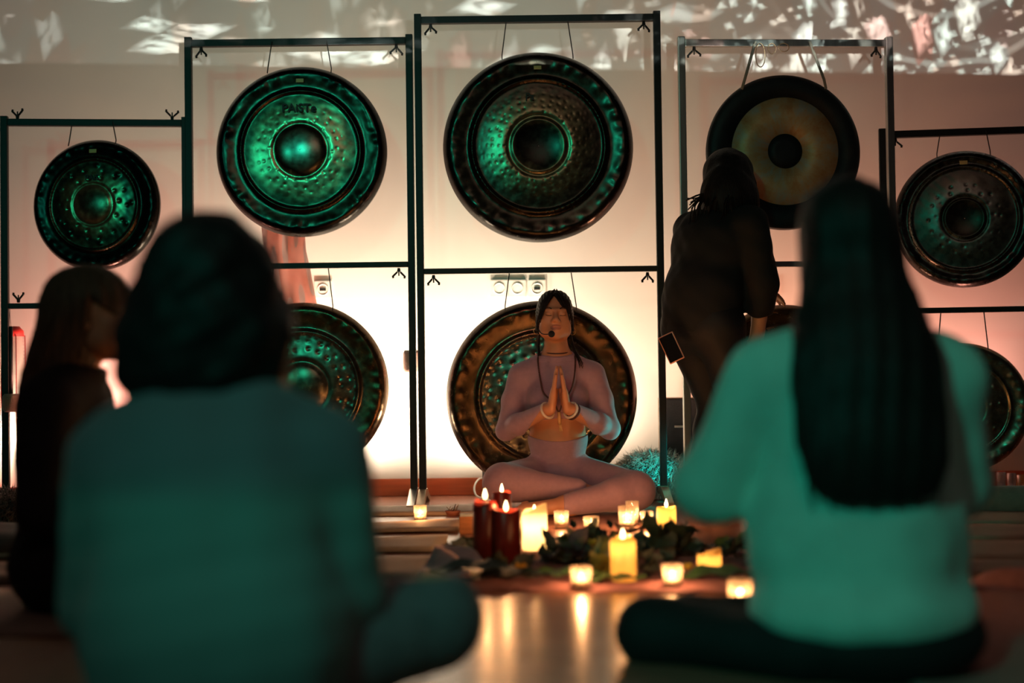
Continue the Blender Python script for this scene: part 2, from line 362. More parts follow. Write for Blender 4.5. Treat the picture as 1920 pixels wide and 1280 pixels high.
def gong_mesh(name, R, rings, dome=.035, ridge=.70, nr=96, na=220, hammer=1.0, seed=0, depth=.11):
    rng = np.random.default_rng(seed)
    rr = np.concatenate([np.linspace(0.004, .97, nr - 10), 1 - (1 - np.linspace(0, 1, 11)[1:]) ** 2 * .03])
    th = np.linspace(0, 2 * np.pi, na, endpoint=False)
    r, t = np.meshgrid(rr, th, indexing='ij')
    def sst(a, b, x): x = np.clip((x - a) / (b - a), 0, 1); return x * x * (3 - 2 * x)
    f = dome * np.clip(1 - (r / .27) ** 2, 0, 1) ** .8
    f += .012 * np.exp(-((r - .31) / .03) ** 2) * -1
    f += -.026 * sst(.26, ridge - .02, r) - .020 * sst(ridge, ridge + .045, r) + .020 * np.exp(-((r - ridge + .005) / .020) ** 2)
    f += .022 * sst(ridge + .05, .90, r)
    f -= depth * np.clip((r - .90) / .10, 0, 1) ** 2.2
    for (rad, n, dr, dp) in rings:                                    # punched dimples
        for i in range(n):
            a = 2 * np.pi * (i + rng.uniform(-.25, .25)) / n; q = rad + rng.uniform(-.012, .012)
            dx = r * np.cos(t) - q * np.cos(a); dy = r * np.sin(t) - q * np.sin(a)
            f += dp * np.exp(-(dx * dx + dy * dy) / dr ** 2) * rng.uniform(.5, 1.2)
    n1 = 90                                                           # hammered ridge and rim
    f += hammer * .0045 * np.sin(n1 * t + 6 * np.sin(3 * t)) * np.exp(-((r - ridge) / .03) ** 2)
    ph = rng.uniform(0, 6.28, 8)
    wav = sum(np.sin((11 + 7 * k) * t + ph[k] + 9 * r * (k - 3)) for k in range(6)) / 6
    f += hammer * .0085 * wav * np.exp(-((r - .87) / .05) ** 2)
    f += hammer * .0030 * np.sin(64 * t + 4 * np.sin(5 * t)) * np.exp(-((r - .945) / .018) ** 2)
    XX = r * np.cos(t); ZZ = r * np.sin(t); q = rng.normal(size=(9, 2)) * 24
    f += hammer * .0007 * sum(np.sin(q[k, 0] * XX + q[k, 1] * ZZ + ph[k % 8]) for k in range(9)) / 3 * sst(.28, .4, r)
    X = r * np.cos(t) * R; Z = r * np.sin(t) * R; Y = -f * R
    V = np.stack([X, Y, Z], -1).reshape(-1, 3); n_r = len(rr)
    i, j = np.meshgrid(np.arange(n_r - 1), np.arange(na), indexing='ij'); k = (j + 1) % na
    F = np.stack([i * na + j, i * na + k, (i + 1) * na + k, (i + 1) * na + j], -1).reshape(-1, 4)
    # turned-back edge and plain rear face
    last = V.reshape(n_r, na, 3)[-1]; off = len(V)
    b1 = last + np.array([0, .05 * R, 0]); b2 = b1 * np.array([.985, 1, .985]); b3 = b2 * np.array([.97, 1, .97]) + np.array([0, -.03 * R, 0]); b4 = b3 * np.array([.02, 1, .02])
    V = np.concatenate([V, b1, b2, b3, b4]); base = (n_r - 1) * na
    idx = [base, off, off + na, off + 2 * na, off + 3 * na]; jj = np.arange(na); kk = (jj + 1) % na
    for p, q in zip(idx[:-1], idx[1:]): F = np.concatenate([F, np.stack([p + jj, p + kk, q + kk, q + jj], -1)])
    me = np_mesh(name, V, F); return me
CORD = mat('dark_cord', (.02, .018, .018), .8)
def text_me(body, size, ext=.0008):
    cu = bpy.data.curves.new('lettering', 'FONT'); cu.body = body; cu.size = size; cu.extrude = ext; cu.align_x = 'CENTER'; cu.align_y = 'CENTER'; cu.offset = .0011 * size / .05
    o = bpy.data.objects.new('tmp_text', cu); COL.objects.link(o); bpy.context.view_layer.update()
    me = bpy.data.meshes.new_from_object(o.evaluated_get(bpy.context.evaluated_depsgraph_get()))
    bpy.data.objects.remove(o); return me
STICK = mat('gold_sticker', (.55, .42, .16), .5, .1)
INK = mat('black_ink', (.01, .012, .012), .6)
def gong(label, px, py, d, rpx, yaw, m, z_bar, rings=(), cord_top=None, cord_mat=None, cord_r=.0025, text=None, sticker=True, mesh_kw=None, tilt=0.0, cords=(.37, .37)):
    c = W(px, py, d); R = rpx / FPX * d
    root = thing('gong', label, 'gong', c, yaw); root.rotation_euler[0] = tilt
    kw = dict(seed=int(px)); kw.update(mesh_kw or {})
    mobj('disc', gong_mesh('gong_disc', R, rings, **kw), m, root)
    zb = z_bar - c.z
    for s, q in zip((-1, 1), cords):
        hx = s * q * R; hz = math.sqrt(1 - q * q) * R * .965
        tx = hx * (.86 if cord_top is None else cord_top)
        mobj('cord', tubes_me('cord', [([(hx, -.11 * R * .25, hz), (hx, .002, hz + .02), (tx, .0, zb)], cord_r)], 6), cord_mat or CORD, root)
    if sticker:
        o = mobj('sticker', box_me('sticker', (-.016, -.001, -.008), (.016, .001, .008), .0005), STICK, root)
        o.location = (0, .012 * R, .815 * R); o.rotation_euler[0] = math.radians(-4)
    if text:
        body, size, tz, tx = text
        o = mobj('lettering', text_me(body, size), INK, root); o.rotation_euler = (math.radians(90), 0, 0); o.location = (tx, -.020 * R, tz)
    return root
olive = (.26, .21, .11); dark = (.040, .034, .024); brass = (.42, .33, .17); vdark = (.016, .014, .012)
mA = gong_material('patina_small', [(0, (.16, .17, .12)), (.05, (.14, .10, .06)), (.075, brass), (.125, olive), (.16, dark), (.19, (.10, .085, .05)), (.215, vdark), (.28, vdark)], .24)
mB = gong_material('patina_lettered', [(0, (.30, .34, .27)), (.085, (.24, .22, .15)), (.105, (.05, .03, .015)), (.125, brass), (.19, brass), (.225, (.09, .07, .04)), (.26, dark), (.30, (.09, .075, .05)), (.335, vdark), (.37, vdark)], .24)
mC = gong_material('patina_dark', [(0, (.03, .03, .025)), (.09, (.03, .025, .018)), (.13, olive), (.19, (.20, .165, .09)), (.235, (.075, .06, .04)), (.29, dark), (.345, (.08, .065, .045)), (.385, vdark), (.41, vdark)], .24)
mE = gong_material('patina_deep', [(0, (.03, .026, .02)), (.09, (.05, .04, .028)), (.12, (.20, .19, .16)), (.16, (.09, .075, .055)), (.20, (.06, .05, .04)), (.23, (.14, .12, .10)), (.26, (.04, .035, .03)), (.29, vdark)], .28)
mL = gong_material('bronze_low', [(0, (.20, .16, .10)), (.15, (.22, .18, .12)), (.25, (.20, .17, .12)), (.28, (.26, .16, .08)), (.33, (.13, .075, .035)), (.38, (.07, .042, .022)), (.42, vdark)], .24)
gong('small dark bronze gong hung on the leftmost stand, upper tier', 174, 383, 6.13, 123.5, math.radians(-6), mA, SA['ztop'], [(.40, 11, .028, -.012), (.52, 14, .025, -.011), (.60, 9, .03, .010)], text=('PAiS', .034, .115, -.002))
gong('green-glinting bronze gong with black lettering across its upper face', 563, 281, 6.05, 161, math.radians(1), mB, SB['ztop'], [(.36, 18, .014, -.004), (.43, 22, .014, -.004), (.50, 24, .012, -.003)], text=('PAiSTe', .050, .177, -.003))
gong('largest dark gong with rings of punched dots, upper tier of the tallest stand', 1010, 272, 6.03, 180, math.radians(1), mC, SC['ztop'], [(.36, 26, .011, -.0035), (.42, 30, .011, -.0035), (.48, 34, .011, -.0035), (.54, 38, .011, -.003), (.60, 56, .010, .002)], mesh_kw=dict(dome=-.03), text=('Pa', .040, .205, -.035))
gong('dark weathered gong at the right edge, upper tier of the rightmost stand', 1809, 409, 6.05, 129, math.radians(-15), mE, SE['ztop'], [(.40, 12, .025, -.006), (.5, 16, .02, -.006)], mesh_kw=dict(ridge=.76, dome=-.03))
gong('brown bronze gong on the lower tier of the lettered gong\'s stand', 566, 727, 6.05, 161, math.radians(1), mL, SB['mid'], [(.45, 22, .02, -.008), (.55, 26, .02, -.008), (.62, 30, .015, .008)], sticker=False, mesh_kw=dict(ridge=.66))
gong('large bronze gong directly behind the cross-legged woman', 1016, 743, 6.03, 180.5, math.radians(0), mL, SC['mid'], [(.45, 22, .02, -.008), (.55, 28, .02, -.008), (.60, 60, .014, .007)], sticker=False, mesh_kw=dict(ridge=.66))
gong('bronze gong half hidden between the standing person and the long-haired sitter', 1476, 722, 6.0, 152, 0, mL, SD['mid'], [(.5, 20, .02, -.008)], sticker=False)
gong('reddish bronze gong at the right edge, lower tier of the rightmost stand', 1808, 764, 6.05, 121, math.radians(-10), mL, SE['mid'], [(.42, 9, .03, .012), (.55, 12, .03, .012)], sticker=False, mesh_kw=dict(ridge=.70))

# flat tam-tam with black ring and black centre on the silver stand
def tam_tam():
    px, py, d, rp_ = 1471, 284, 5.98, 146.5
    c = W(px, py, d); R = rp_ / FPX * d
    root = thing('gong', 'flat tam-tam gong with black ring, golden brushed face and black centre', 'gong', c, math.radians(3))
    blk = mat('oxide_black', (.016, .022, .024), .55, .3, var=.25, nscale=20, bump=.1, bscale=60)
    m = bpy.data.materials.new('brushed_bronze'); m.use_nodes = True; nt = m.node_tree; N = nt.nodes; L = nt.links; b = N['Principled BSDF']
    b.inputs['Metallic'].default_value = .35; b.inputs['Roughness'].default_value = .5
    tc = N.new('ShaderNodeTexCoord'); sp = N.new('ShaderNodeSeparateXYZ'); L.new(tc.outputs['Object'], sp.inputs[0])
    at = N.new('ShaderNodeMath'); at.operation = 'ARCTAN2'; L.new(sp.outputs[2], at.inputs[0]); L.new(sp.outputs[0], at.inputs[1])
    cb = N.new('ShaderNodeCombineXYZ'); L.new(at.outputs[0], cb.inputs[0])
    ln = N.new('ShaderNodeVectorMath'); ln.operation = 'LENGTH'; L.new(tc.outputs['Object'], ln.inputs[0])
    ml = N.new('ShaderNodeMath'); ml.operation = 'MULTIPLY'; ml.inputs[1].default_value = 4.0; L.new(ln.outputs['Value'], ml.inputs[0]); L.new(ml.outputs[0], cb.inputs[1])
    nz = N.new('ShaderNodeTexNoise'); nz.inputs['Scale'].default_value = 1.9; nz.inputs['Detail'].default_value = 8; nz.inputs['Roughness'].default_value = .68; L.new(cb.outputs[0], nz.inputs[0])
    r = N.new('ShaderNodeValToRGB'); e = r.color_ramp.elements; e[0].position = .34; e[0].color = (.80, .36, .13, 1); e[1].position = .66; e[1].color = (.70, .72, .62, 1)
    x = e.new(.5); x.color = (.86, .58, .28, 1)
    L.new(nz.outputs['Fac'], r.inputs[0]); L.new(r.outputs[0], b.inputs['Base Color'])
    bp = N.new('ShaderNodeBump'); bp.inputs['Strength'].default_value = .25; bp.inputs['Distance'].default_value = .004; L.new(nz.outputs['Fac'], bp.inputs['Height']); L.new(bp.outputs[0], b.inputs['Normal'])
    def ring(name, prof, mm):
        me = lathe_me(name, prof, 96); me.transform(Matrix.Rotation(math.radians(90), 4, 'X')); return mobj(name, me, mm, root)
    # lathe axis z -> local -y (towards the viewer)
    ring('rim_ring', [(.69 * R, .0), (.69 * R, .010), (.93 * R, .006), (.985 * R, -.004), (R, -.03), (.99 * R, -.05), (.97 * R, -.05), (.96 * R, -.01), (.69 * R, 0)], blk)
    ring('brushed_face', [(.222 * R, .002), (.222 * R, .0095), (.45 * R, .0105), (.69 * R, .0098), (.69 * R, .0), (.222 * R, .002)], m)
    ring('centre_disc', [(.0005, .013), (.12 * R, .0125), (.222 * R, .0102), (.222 * R, -.001), (.0005, -.001)], blk)
    strap = mat('leather_strap', (.45, .40, .32), .6)
    zb = SD['ztop'] - c.z
    for (hx, tx) in ((-.075 / .329 * R * 2.4, -.045), (.085 / .329 * R * 2.1, .115)):
        hz = math.sqrt(R * R - hx * hx) * .95
        mobj('strap', tubes_me('strap', [([(hx, -.012, hz), (hx * .9 + tx * .1, -.008, hz + .04), (tx if abs(tx) > .1 else -.115, 0, zb)], .0062)], 6, .4), strap, root)
    loops = mat('loose_cord', (.50, .34, .20), .7)
    for i, (x0, w, hgt) in enumerate(((-.10, .02, .10), (-.05, .016, .045), (.0, .022, .035))):
        pts = [(x0 + w * math.sin(a) * 1.0, -.018, zb - hgt / 2 - hgt / 2 * math.cos(a) * -1 - .012) for a in np.linspace(0, 2 * math.pi, 20)]
        mobj('cord_loop', tubes_me('cord_loop', [(pts, .002)], 5), loops, root)
    return root
tam_tam()

# ------------------------------------------------------------------ people: smooth-blended volumes turned into one continuous surface
def arr(v): return np.array(v, np.float32)
def nrm(v): v = np.asarray(v, np.float32); return v / max(np.linalg.norm(v), 1e-9)
def frame(side, up):
    up = nrm(up); side = nrm(np.asarray(side) - up * np.dot(side, up)); fw = np.cross(up, side)   # columns side, back, up
    return np.stack([side, fw, up], 1).astype(np.float32)
class Vol:
    def __init__(s, lo, hi, h):
        s.lo = arr(lo); s.hi = arr(hi); s.h = h; n = np.ceil((s.hi - s.lo) / h).astype(int) + 1
        s.D = np.full(n, .06, np.float32); s.ax = [s.lo[i] + h * np.arange(n[i], dtype=np.float32) for i in range(3)]
    def new(s): v = Vol.__new__(Vol); v.lo, v.hi, v.h, v.ax = s.lo, s.hi, s.h, s.ax; v.D = np.full_like(s.D, .06); return v
    def copy(s): v = s.new(); v.D = s.D.copy(); return v
    def grid(s): return s.ax[0][:, None, None], s.ax[1][None, :, None], s.ax[2][None, None, :]
    def sub(s, mn, mx):
        i0 = np.clip(np.floor((mn - s.lo) / s.h).astype(int), 0, np.array(s.D.shape) - 1); i1 = np.clip(np.ceil((mx - s.lo) / s.h).astype(int) + 1, 1, s.D.shape)
        sl = tuple(slice(a, b) for a, b in zip(i0, i1))
        return sl, s.ax[0][sl[0]][:, None, None], s.ax[1][sl[1]][None, :, None], s.ax[2][sl[2]][None, None, :]
    def blend(s, sl, d, k, op='u'):
        a = s.D[sl]
        if a.size == 0: return
        if op == 'u':
            r = np.minimum(a, d)
            if k > 0: q = np.maximum(k - np.abs(a - d), 0) / k; r = r - q * q * k * .25
        else:
            d = -d; r = np.maximum(a, d)
            if k > 0: q = np.maximum(k - np.abs(a - d), 0) / k; r = r + q * q * k * .25
        s.D[sl] = r
    def cone(s, a, b, ra, rb, k=.02, op='u'):
        a = arr(a); b = arr(b); pad = max(ra, rb) + k + .045
        sl, X, Y, Z = s.sub(np.minimum(a, b) - pad, np.maximum(a, b) + pad)
        ab = b - a; L = float(ab @ ab) + 1e-12
        t = np.clip(((X - a[0]) * ab[0] + (Y - a[1]) * ab[1] + (Z - a[2]) * ab[2]) / L, 0, 1)
        d = np.sqrt((X - a[0] - t * ab[0]) ** 2 + (Y - a[1] - t * ab[1]) ** 2 + (Z - a[2] - t * ab[2]) ** 2) - (ra + (rb - ra) * t)
        s.blend(sl, d, k, op); return s
    def chain(s, pts, rad, k=.02):
        for i in range(len(pts) - 1): s.cone(pts[i], pts[i + 1], rad[i], rad[i + 1], k)
        return s
    def ell(s, c, r, k=.02, R=None, op='u'):
        c = arr(c); r = arr(r); R = np.eye(3, dtype=np.float32) if R is None else R; pad = float(r.max()) + k + .045
        sl, X, Y, Z = s.sub(c - pad, c + pad); x = X - c[0]; y = Y - c[1]; z = Z - c[2]
        q = [(x * R[0, i] + y * R[1, i] + z * R[2, i]) / r[i] for i in range(3)]
        k0 = np.sqrt(q[0] ** 2 + q[1] ** 2 + q[2] ** 2); k1 = np.sqrt(sum((q[i] / r[i]) ** 2 for i in range(3))) + 1e-9
        s.blend(sl, k0 * (k0 - 1) / k1, k, op); return s
    def merge(s, o, k=0.0):
        a, d = s.D, o.D; r = np.minimum(a, d)
        if k > 0: q = np.maximum(k - np.abs(a - d), 0) / k; r = r - q * q * k * .25
        s.D = r; return s
    def clip(s, fn): X, Y, Z = s.grid(); s.D = np.maximum(s.D, fn(X, Y, Z)).astype(np.float32); return s
    def disp(s, fn): X, Y, Z = s.grid(); s.D = (s.D + fn(X, Y, Z)).astype(np.float32); return s
    def mesh(s, name, smooth_it=1):
        D = s.D; D[0] = D[-1] = .05; D[:, 0] = D[:, -1] = .05; D[:, :, 0] = D[:, :, -1] = .05
        S = D < 0; nx, ny, nz = D.shape
        c = np.zeros((nx - 1, ny - 1, nz - 1), np.int8)
        corners = [(i, j, k) for i in (0, 1) for j in (0, 1) for k in (0, 1)]
        for i, j, k in corners: c += S[i:nx - 1 + i, j:ny - 1 + j, k:nz - 1 + k]
        act = np.argwhere((c > 0) & (c < 8)); n = len(act)
        idx = np.full(c.shape, -1, np.int32); idx[act[:, 0], act[:, 1], act[:, 2]] = np.arange(n)
        val = {q: D[act[:, 0] + q[0], act[:, 1] + q[1], act[:, 2] + q[2]] for q in corners}
        acc = np.zeros((n, 3), np.float32); cnt = np.zeros(n, np.float32)
        for q in corners:
            for ax in range(3):
                if q[ax] == 1: continue
                q2 = tuple(1 if a == ax else q[a] for a in range(3)); a, b = val[q], val[q2]; m = (a < 0) != (b < 0)
                t = np.where(m, a / np.where(m, a - b, 1), 0)
                p = np.tile(arr(q), (n, 1)); p[:, ax] += t; acc += p * m[:, None]; cnt += m
        V = (act + acc / cnt[:, None]) * s.h + s.lo
        F = []
        for ax in range(3):
            a = [slice(None)] * 3; b = [slice(None)] * 3; a[ax] = slice(0, -1); b[ax] = slice(1, None)
            e = np.argwhere(S[tuple(a)] != S[tuple(b)]); u, v = (ax + 1) % 3, (ax + 2) % 3
            ok = (e[:, u] > 0) & (e[:, v] > 0) & (e[:, u] < D.shape[u] - 1) & (e[:, v] < D.shape[v] - 1); e = e[ok]
            def cell(du, dv): w = e.copy(); w[:, u] += du; w[:, v] += dv; return idx[w[:, 0], w[:, 1], w[:, 2]]
            f = np.stack([cell(-1, -1), cell(0, -1), cell(0, 0), cell(-1, 0)], 1)
            fl = ~S[e[:, 0], e[:, 1], e[:, 2]]; f[fl] = f[fl][:, ::-1]; F.append(f)
        F = np.concatenate(F)
        for _ in range(smooth_it):                               # light relaxation removes the voxel stepping
            acc = np.zeros_like(V); cnt = np.zeros(n, np.float32)
            for a, b in ((0, 1), (1, 2), (2, 3), (3, 0)):
                for p in range(3):
                    acc[:, p] += np.bincount(F[:, a], V[F[:, b], p], n) + np.bincount(F[:, b], V[F[:, a], p], n)
                cnt += np.bincount(F[:, a], minlength=n) + np.bincount(F[:, b], minlength=n)
            V = V * .5 + .5 * acc / np.maximum(cnt, 1)[:, None]
        return np_mesh(name, V.astype(np.float32), F)

def wob(X, Y, Z, f, seed=0, n=5):
    r = np.random.default_rng(seed); o = 0
    for i in range(n):
        k = r.normal(size=3); k = k / np.linalg.norm(k) * f * (.6 + .5 * i / n * 2); o = o + np.sin(k[0] * X + k[1] * Y + k[2] * Z + r.uniform(0, 6.28)) / n
    return o
def rotm(yaw=0, pitch=0, roll=0): return np.array(Euler((pitch, roll, yaw), 'XYZ').to_matrix(), np.float32)

def head(S, c, R, s=1.0, fine=True):
    """face looks along local -y of R; head about 0.23*s tall"""
    H = S.new(); c = arr(c); T_ = lambda p: c + R @ (arr(p) * s); E = lambda p, r, k, op='u', R2=None: H.ell(T_(p), arr(r) * s, k * s, R if R2 is None else R @ R2, op)
    E((0, .018, .034), (.073, .092, .084), .02); E((0, -.018, -.022), (.068, .070, .080), .03)
    E((0, -.040, -.066), (.052, .046, .040), .03); E((0, -.066, -.092), (.022, .018, .016), .025)
    for q in (-1, 1):
        E((q * .044, -.050, -.026), (.024, .026, .026), .02); E((q * .050, -.02, -.066), (.018, .034, .022), .03)
    if fine:
        for q in (-1, 1):
            E((q * .030, -.093, .006), (.019, .014, .012), .012, 's'); E((q * .030, -.0745, .004), (.0155, .0125, .0105), .005)
            H.cone(T_((q * .012, -.086, .022)), T_((q * .045, -.072, .024)), .004 * s, .003 * s, .018 * s)
            E((q * .0125, -.0925, -.030), (.0085, .010, .008), .006)
        H.cone(T_((0, -.082, .020)), T_((0, -.103, -.022)), .0075 * s, .0115 * s, .012 * s); E((0, -.104, -.026), (.011, .011, .009), .008)
        for q in (-1, 1): E((q * .0065, -.106, -.0365), (.0038, .0045, .0035), .003, 's')
        E((0, -.0865, -.0535), (.0235, .0105, .0055), .006); E((0, -.0850, -.0655), (.0195, .0105, .0068), .006)
        E((0, -.099, -.0590), (.022, .010, .0016), .003, 's')
    for q in (-1, 1):
        E((q * .074, .012, -.012), (.009, .020, .030), .006); E((q * .079, .008, -.010), (.006, .011, .018), .004, 's')
    return H
def hand(S, wrist, d, n, s=1.0, thumb=1, curl=.25, spread=.05, k=.010):
    """wrist, finger direction d, palm normal n (points out of the palm), thumb side sign"""
    Hn = S.new(); w = arr(wrist); d = nrm(d); n = nrm(np.asarray(n) - d * np.dot(n, d)); t = np.cross(n, d) * thumb   # t towards the thumb
    P = lambda a, b, c: w + (d * a + t * b + n * c) * s
    lens = [(.026, .075, .084), (.008, .080, .094), (-.011, .077, .088), (-.028, .070, .070)]
    for b, kn, fl in lens:
        Hn.cone(P(.0, b * .55, 0), P(kn, b, 0), .0125 * s, .0105 * s, k * s)
    Hn.ell(P(.045, 0, 0), arr((.045, .036, .013)) * s, .012 * s, np.stack([d, t, n], 1))
    Hn.ell(P(.035, .022, .006), arr((.032, .014, .013)) * s, .012 * s, np.stack([d, t, n], 1))
    out = [(P(.025, .024, .004), P(.052, .043, .010), P(.082, .046, .012 + curl * .03), (.0115, .0105, .0085))]
    F2 = S.new()
    th = out[0]; F2.chain(th[:3], [r * s for r in th[3]], .004 * s); Hn.merge(F2, .006 * s)
    for i, (b, kn, fl) in enumerate(lens):
        F1 = S.new(); p = P(kn, b, 0); a = 0.0; pts = [p]; sp = b * spread * 8
        for j, q in enumerate((.42, .32, .26)):
            a += curl * (.9, 1.1, .8)[j]; p = p + (d * math.cos(a) + n * math.sin(a) + t * sp * .3) * fl * q * s; pts.append(p)
        F1.chain(pts, [.0098 * s, .0088 * s, .0080 * s, .0066 * s], .003 * s); Hn.merge(F1, .003 * s)
    return Hn
def limbs_arm(S, sh, el, wr, s=1.0, r=(.046, .040, .034, .027), k=.02):
    A = S.new(); sh, el, wr = arr(sh), arr(el), arr(wr)
    A.cone(sh, sh + (el - sh) * .45, r[0] * s, (r[0] * .93) * s, k); A.cone(sh + (el - sh) * .45, el, r[0] * .93 * s, r[2] * s, k)
    m = el + (wr - el) * .3; A.cone(el, m, r[2] * s, r[1] * s, k); A.cone(m, wr, r[1] * s, r[3] * s, k); return A
def limbs_leg(S, hip, kn, an, s=1.0, r=(.084, .060, .055, .036), k=.03):
    A = S.new(); hip, kn, an = arr(hip), arr(kn), arr(an)
    A.cone(hip, kn, r[0] * s, r[1] * s, k); m = kn + (an - kn) * .28; A.cone(kn, m, r[1] * .95 * s, r[2] * s, k); A.cone(m, an, r[2] * s, r[3] * s, k); return A
def foot(S, an, toe, up, s=1.0):
    A = S.new(); an, toe = arr(an), arr(toe); d = nrm(toe - an); u = nrm(np.asarray(up) - d * np.dot(up, d)); sd = np.cross(d, u)
    A.ell(an - d * .02 * s - u * .02 * s, arr((.038, .032, .034)) * s, .02, np.stack([d, sd, u], 1))
    A.cone(an, toe - d * .03 * s - u * .008, .034 * s, .026 * s, .02)
    for i in range(5):
        b = (i - 2) * .0165 * s; A.cone(toe - d * .045 * s + sd * b * .9 - u * .012, toe - d * abs(i - .5) * .009 * s + sd * b - u * .014, .013 * s, (.012 if i == 0 else .0085) * s, .006)
    return A
def torso(S, pel, waist, chest, neck, head_c, shl, shr, pside, cside, s=1.0, bust=0.0, k=.05, wide=1.0):
    pel, waist, chest, neck, shl, shr = map(arr, (pel, waist, chest, neck, shl, shr))
    Rp = frame(pside, waist - pel); Rw = frame(nrm(arr(pside)) + nrm(arr(cside)), chest - waist); Rc = frame(cside, neck - chest)
    S.ell(pel, arr((.158 * wide, .115, .115)) * s, k, Rp); S.ell(waist, arr((.122 * wide, .088, .125)) * s, k, Rw); S.ell(chest, arr((.138 * wide, .098, .150)) * s, k, Rc)
    m = (shl + shr) / 2
    S.cone(shl * .8 + m * .2, shr * .8 + m * .2, .052 * s, .052 * s, .05)
    for q in (shl, shr): S.cone(neck + (arr(head_c) - neck) * .12, q * .85 + m * .15, .040 * s, .044 * s, .035)
    S.cone(neck - (arr(head_c) - neck) * .2, arr(head_c) - (arr(head_c) - neck) * .22, .054 * s, .047 * s, .025)
    if bust:
        for q in (-1, 1): S.ell(chest + Rc @ arr((q * .066, -.075, -.005)) * s, arr((.055, .050, .056)) * s * bust, .035, Rc)
    return S
SKIN = mat('skin', (.60, .27, .14), .48, var=.08, nscale=14, sss=.12)
LIP = mat('lip', (.46, .17, .11), .45, var=.08)
BROW = mat('brow_hair', (.025, .014, .010), .7)
def hair_mat(name, col): return mat(name, col, .5, var=.35, nscale=40, bump=.35, bscale=70, stretch=(3, 3, .25), spec=.2)
DARK_HAIR = hair_mat('dark_hair', (.012, .009, .008))
def paint_lips(me, c, R, s):
    me.materials.append(LIP); n = len(me.polygons); ce = np.empty(n * 3, np.float32); me.polygons.foreach_get('center', ce); ce = (ce.reshape(-1, 3) - arr(c)) @ R / s
    m = (((ce[:, 0] / .025) ** 2 + ((ce[:, 2] + .0595) / .0125) ** 2) < 1) & (ce[:, 1] < -.075)
    mi = np.zeros(n, np.int32); mi[m] = 1; me.polygons.foreach_set('material_index', mi)

def person_root(label, px, d):
    p = W(px, 900, d); return thing('person', label, 'person', (p.x, p.y, 0))

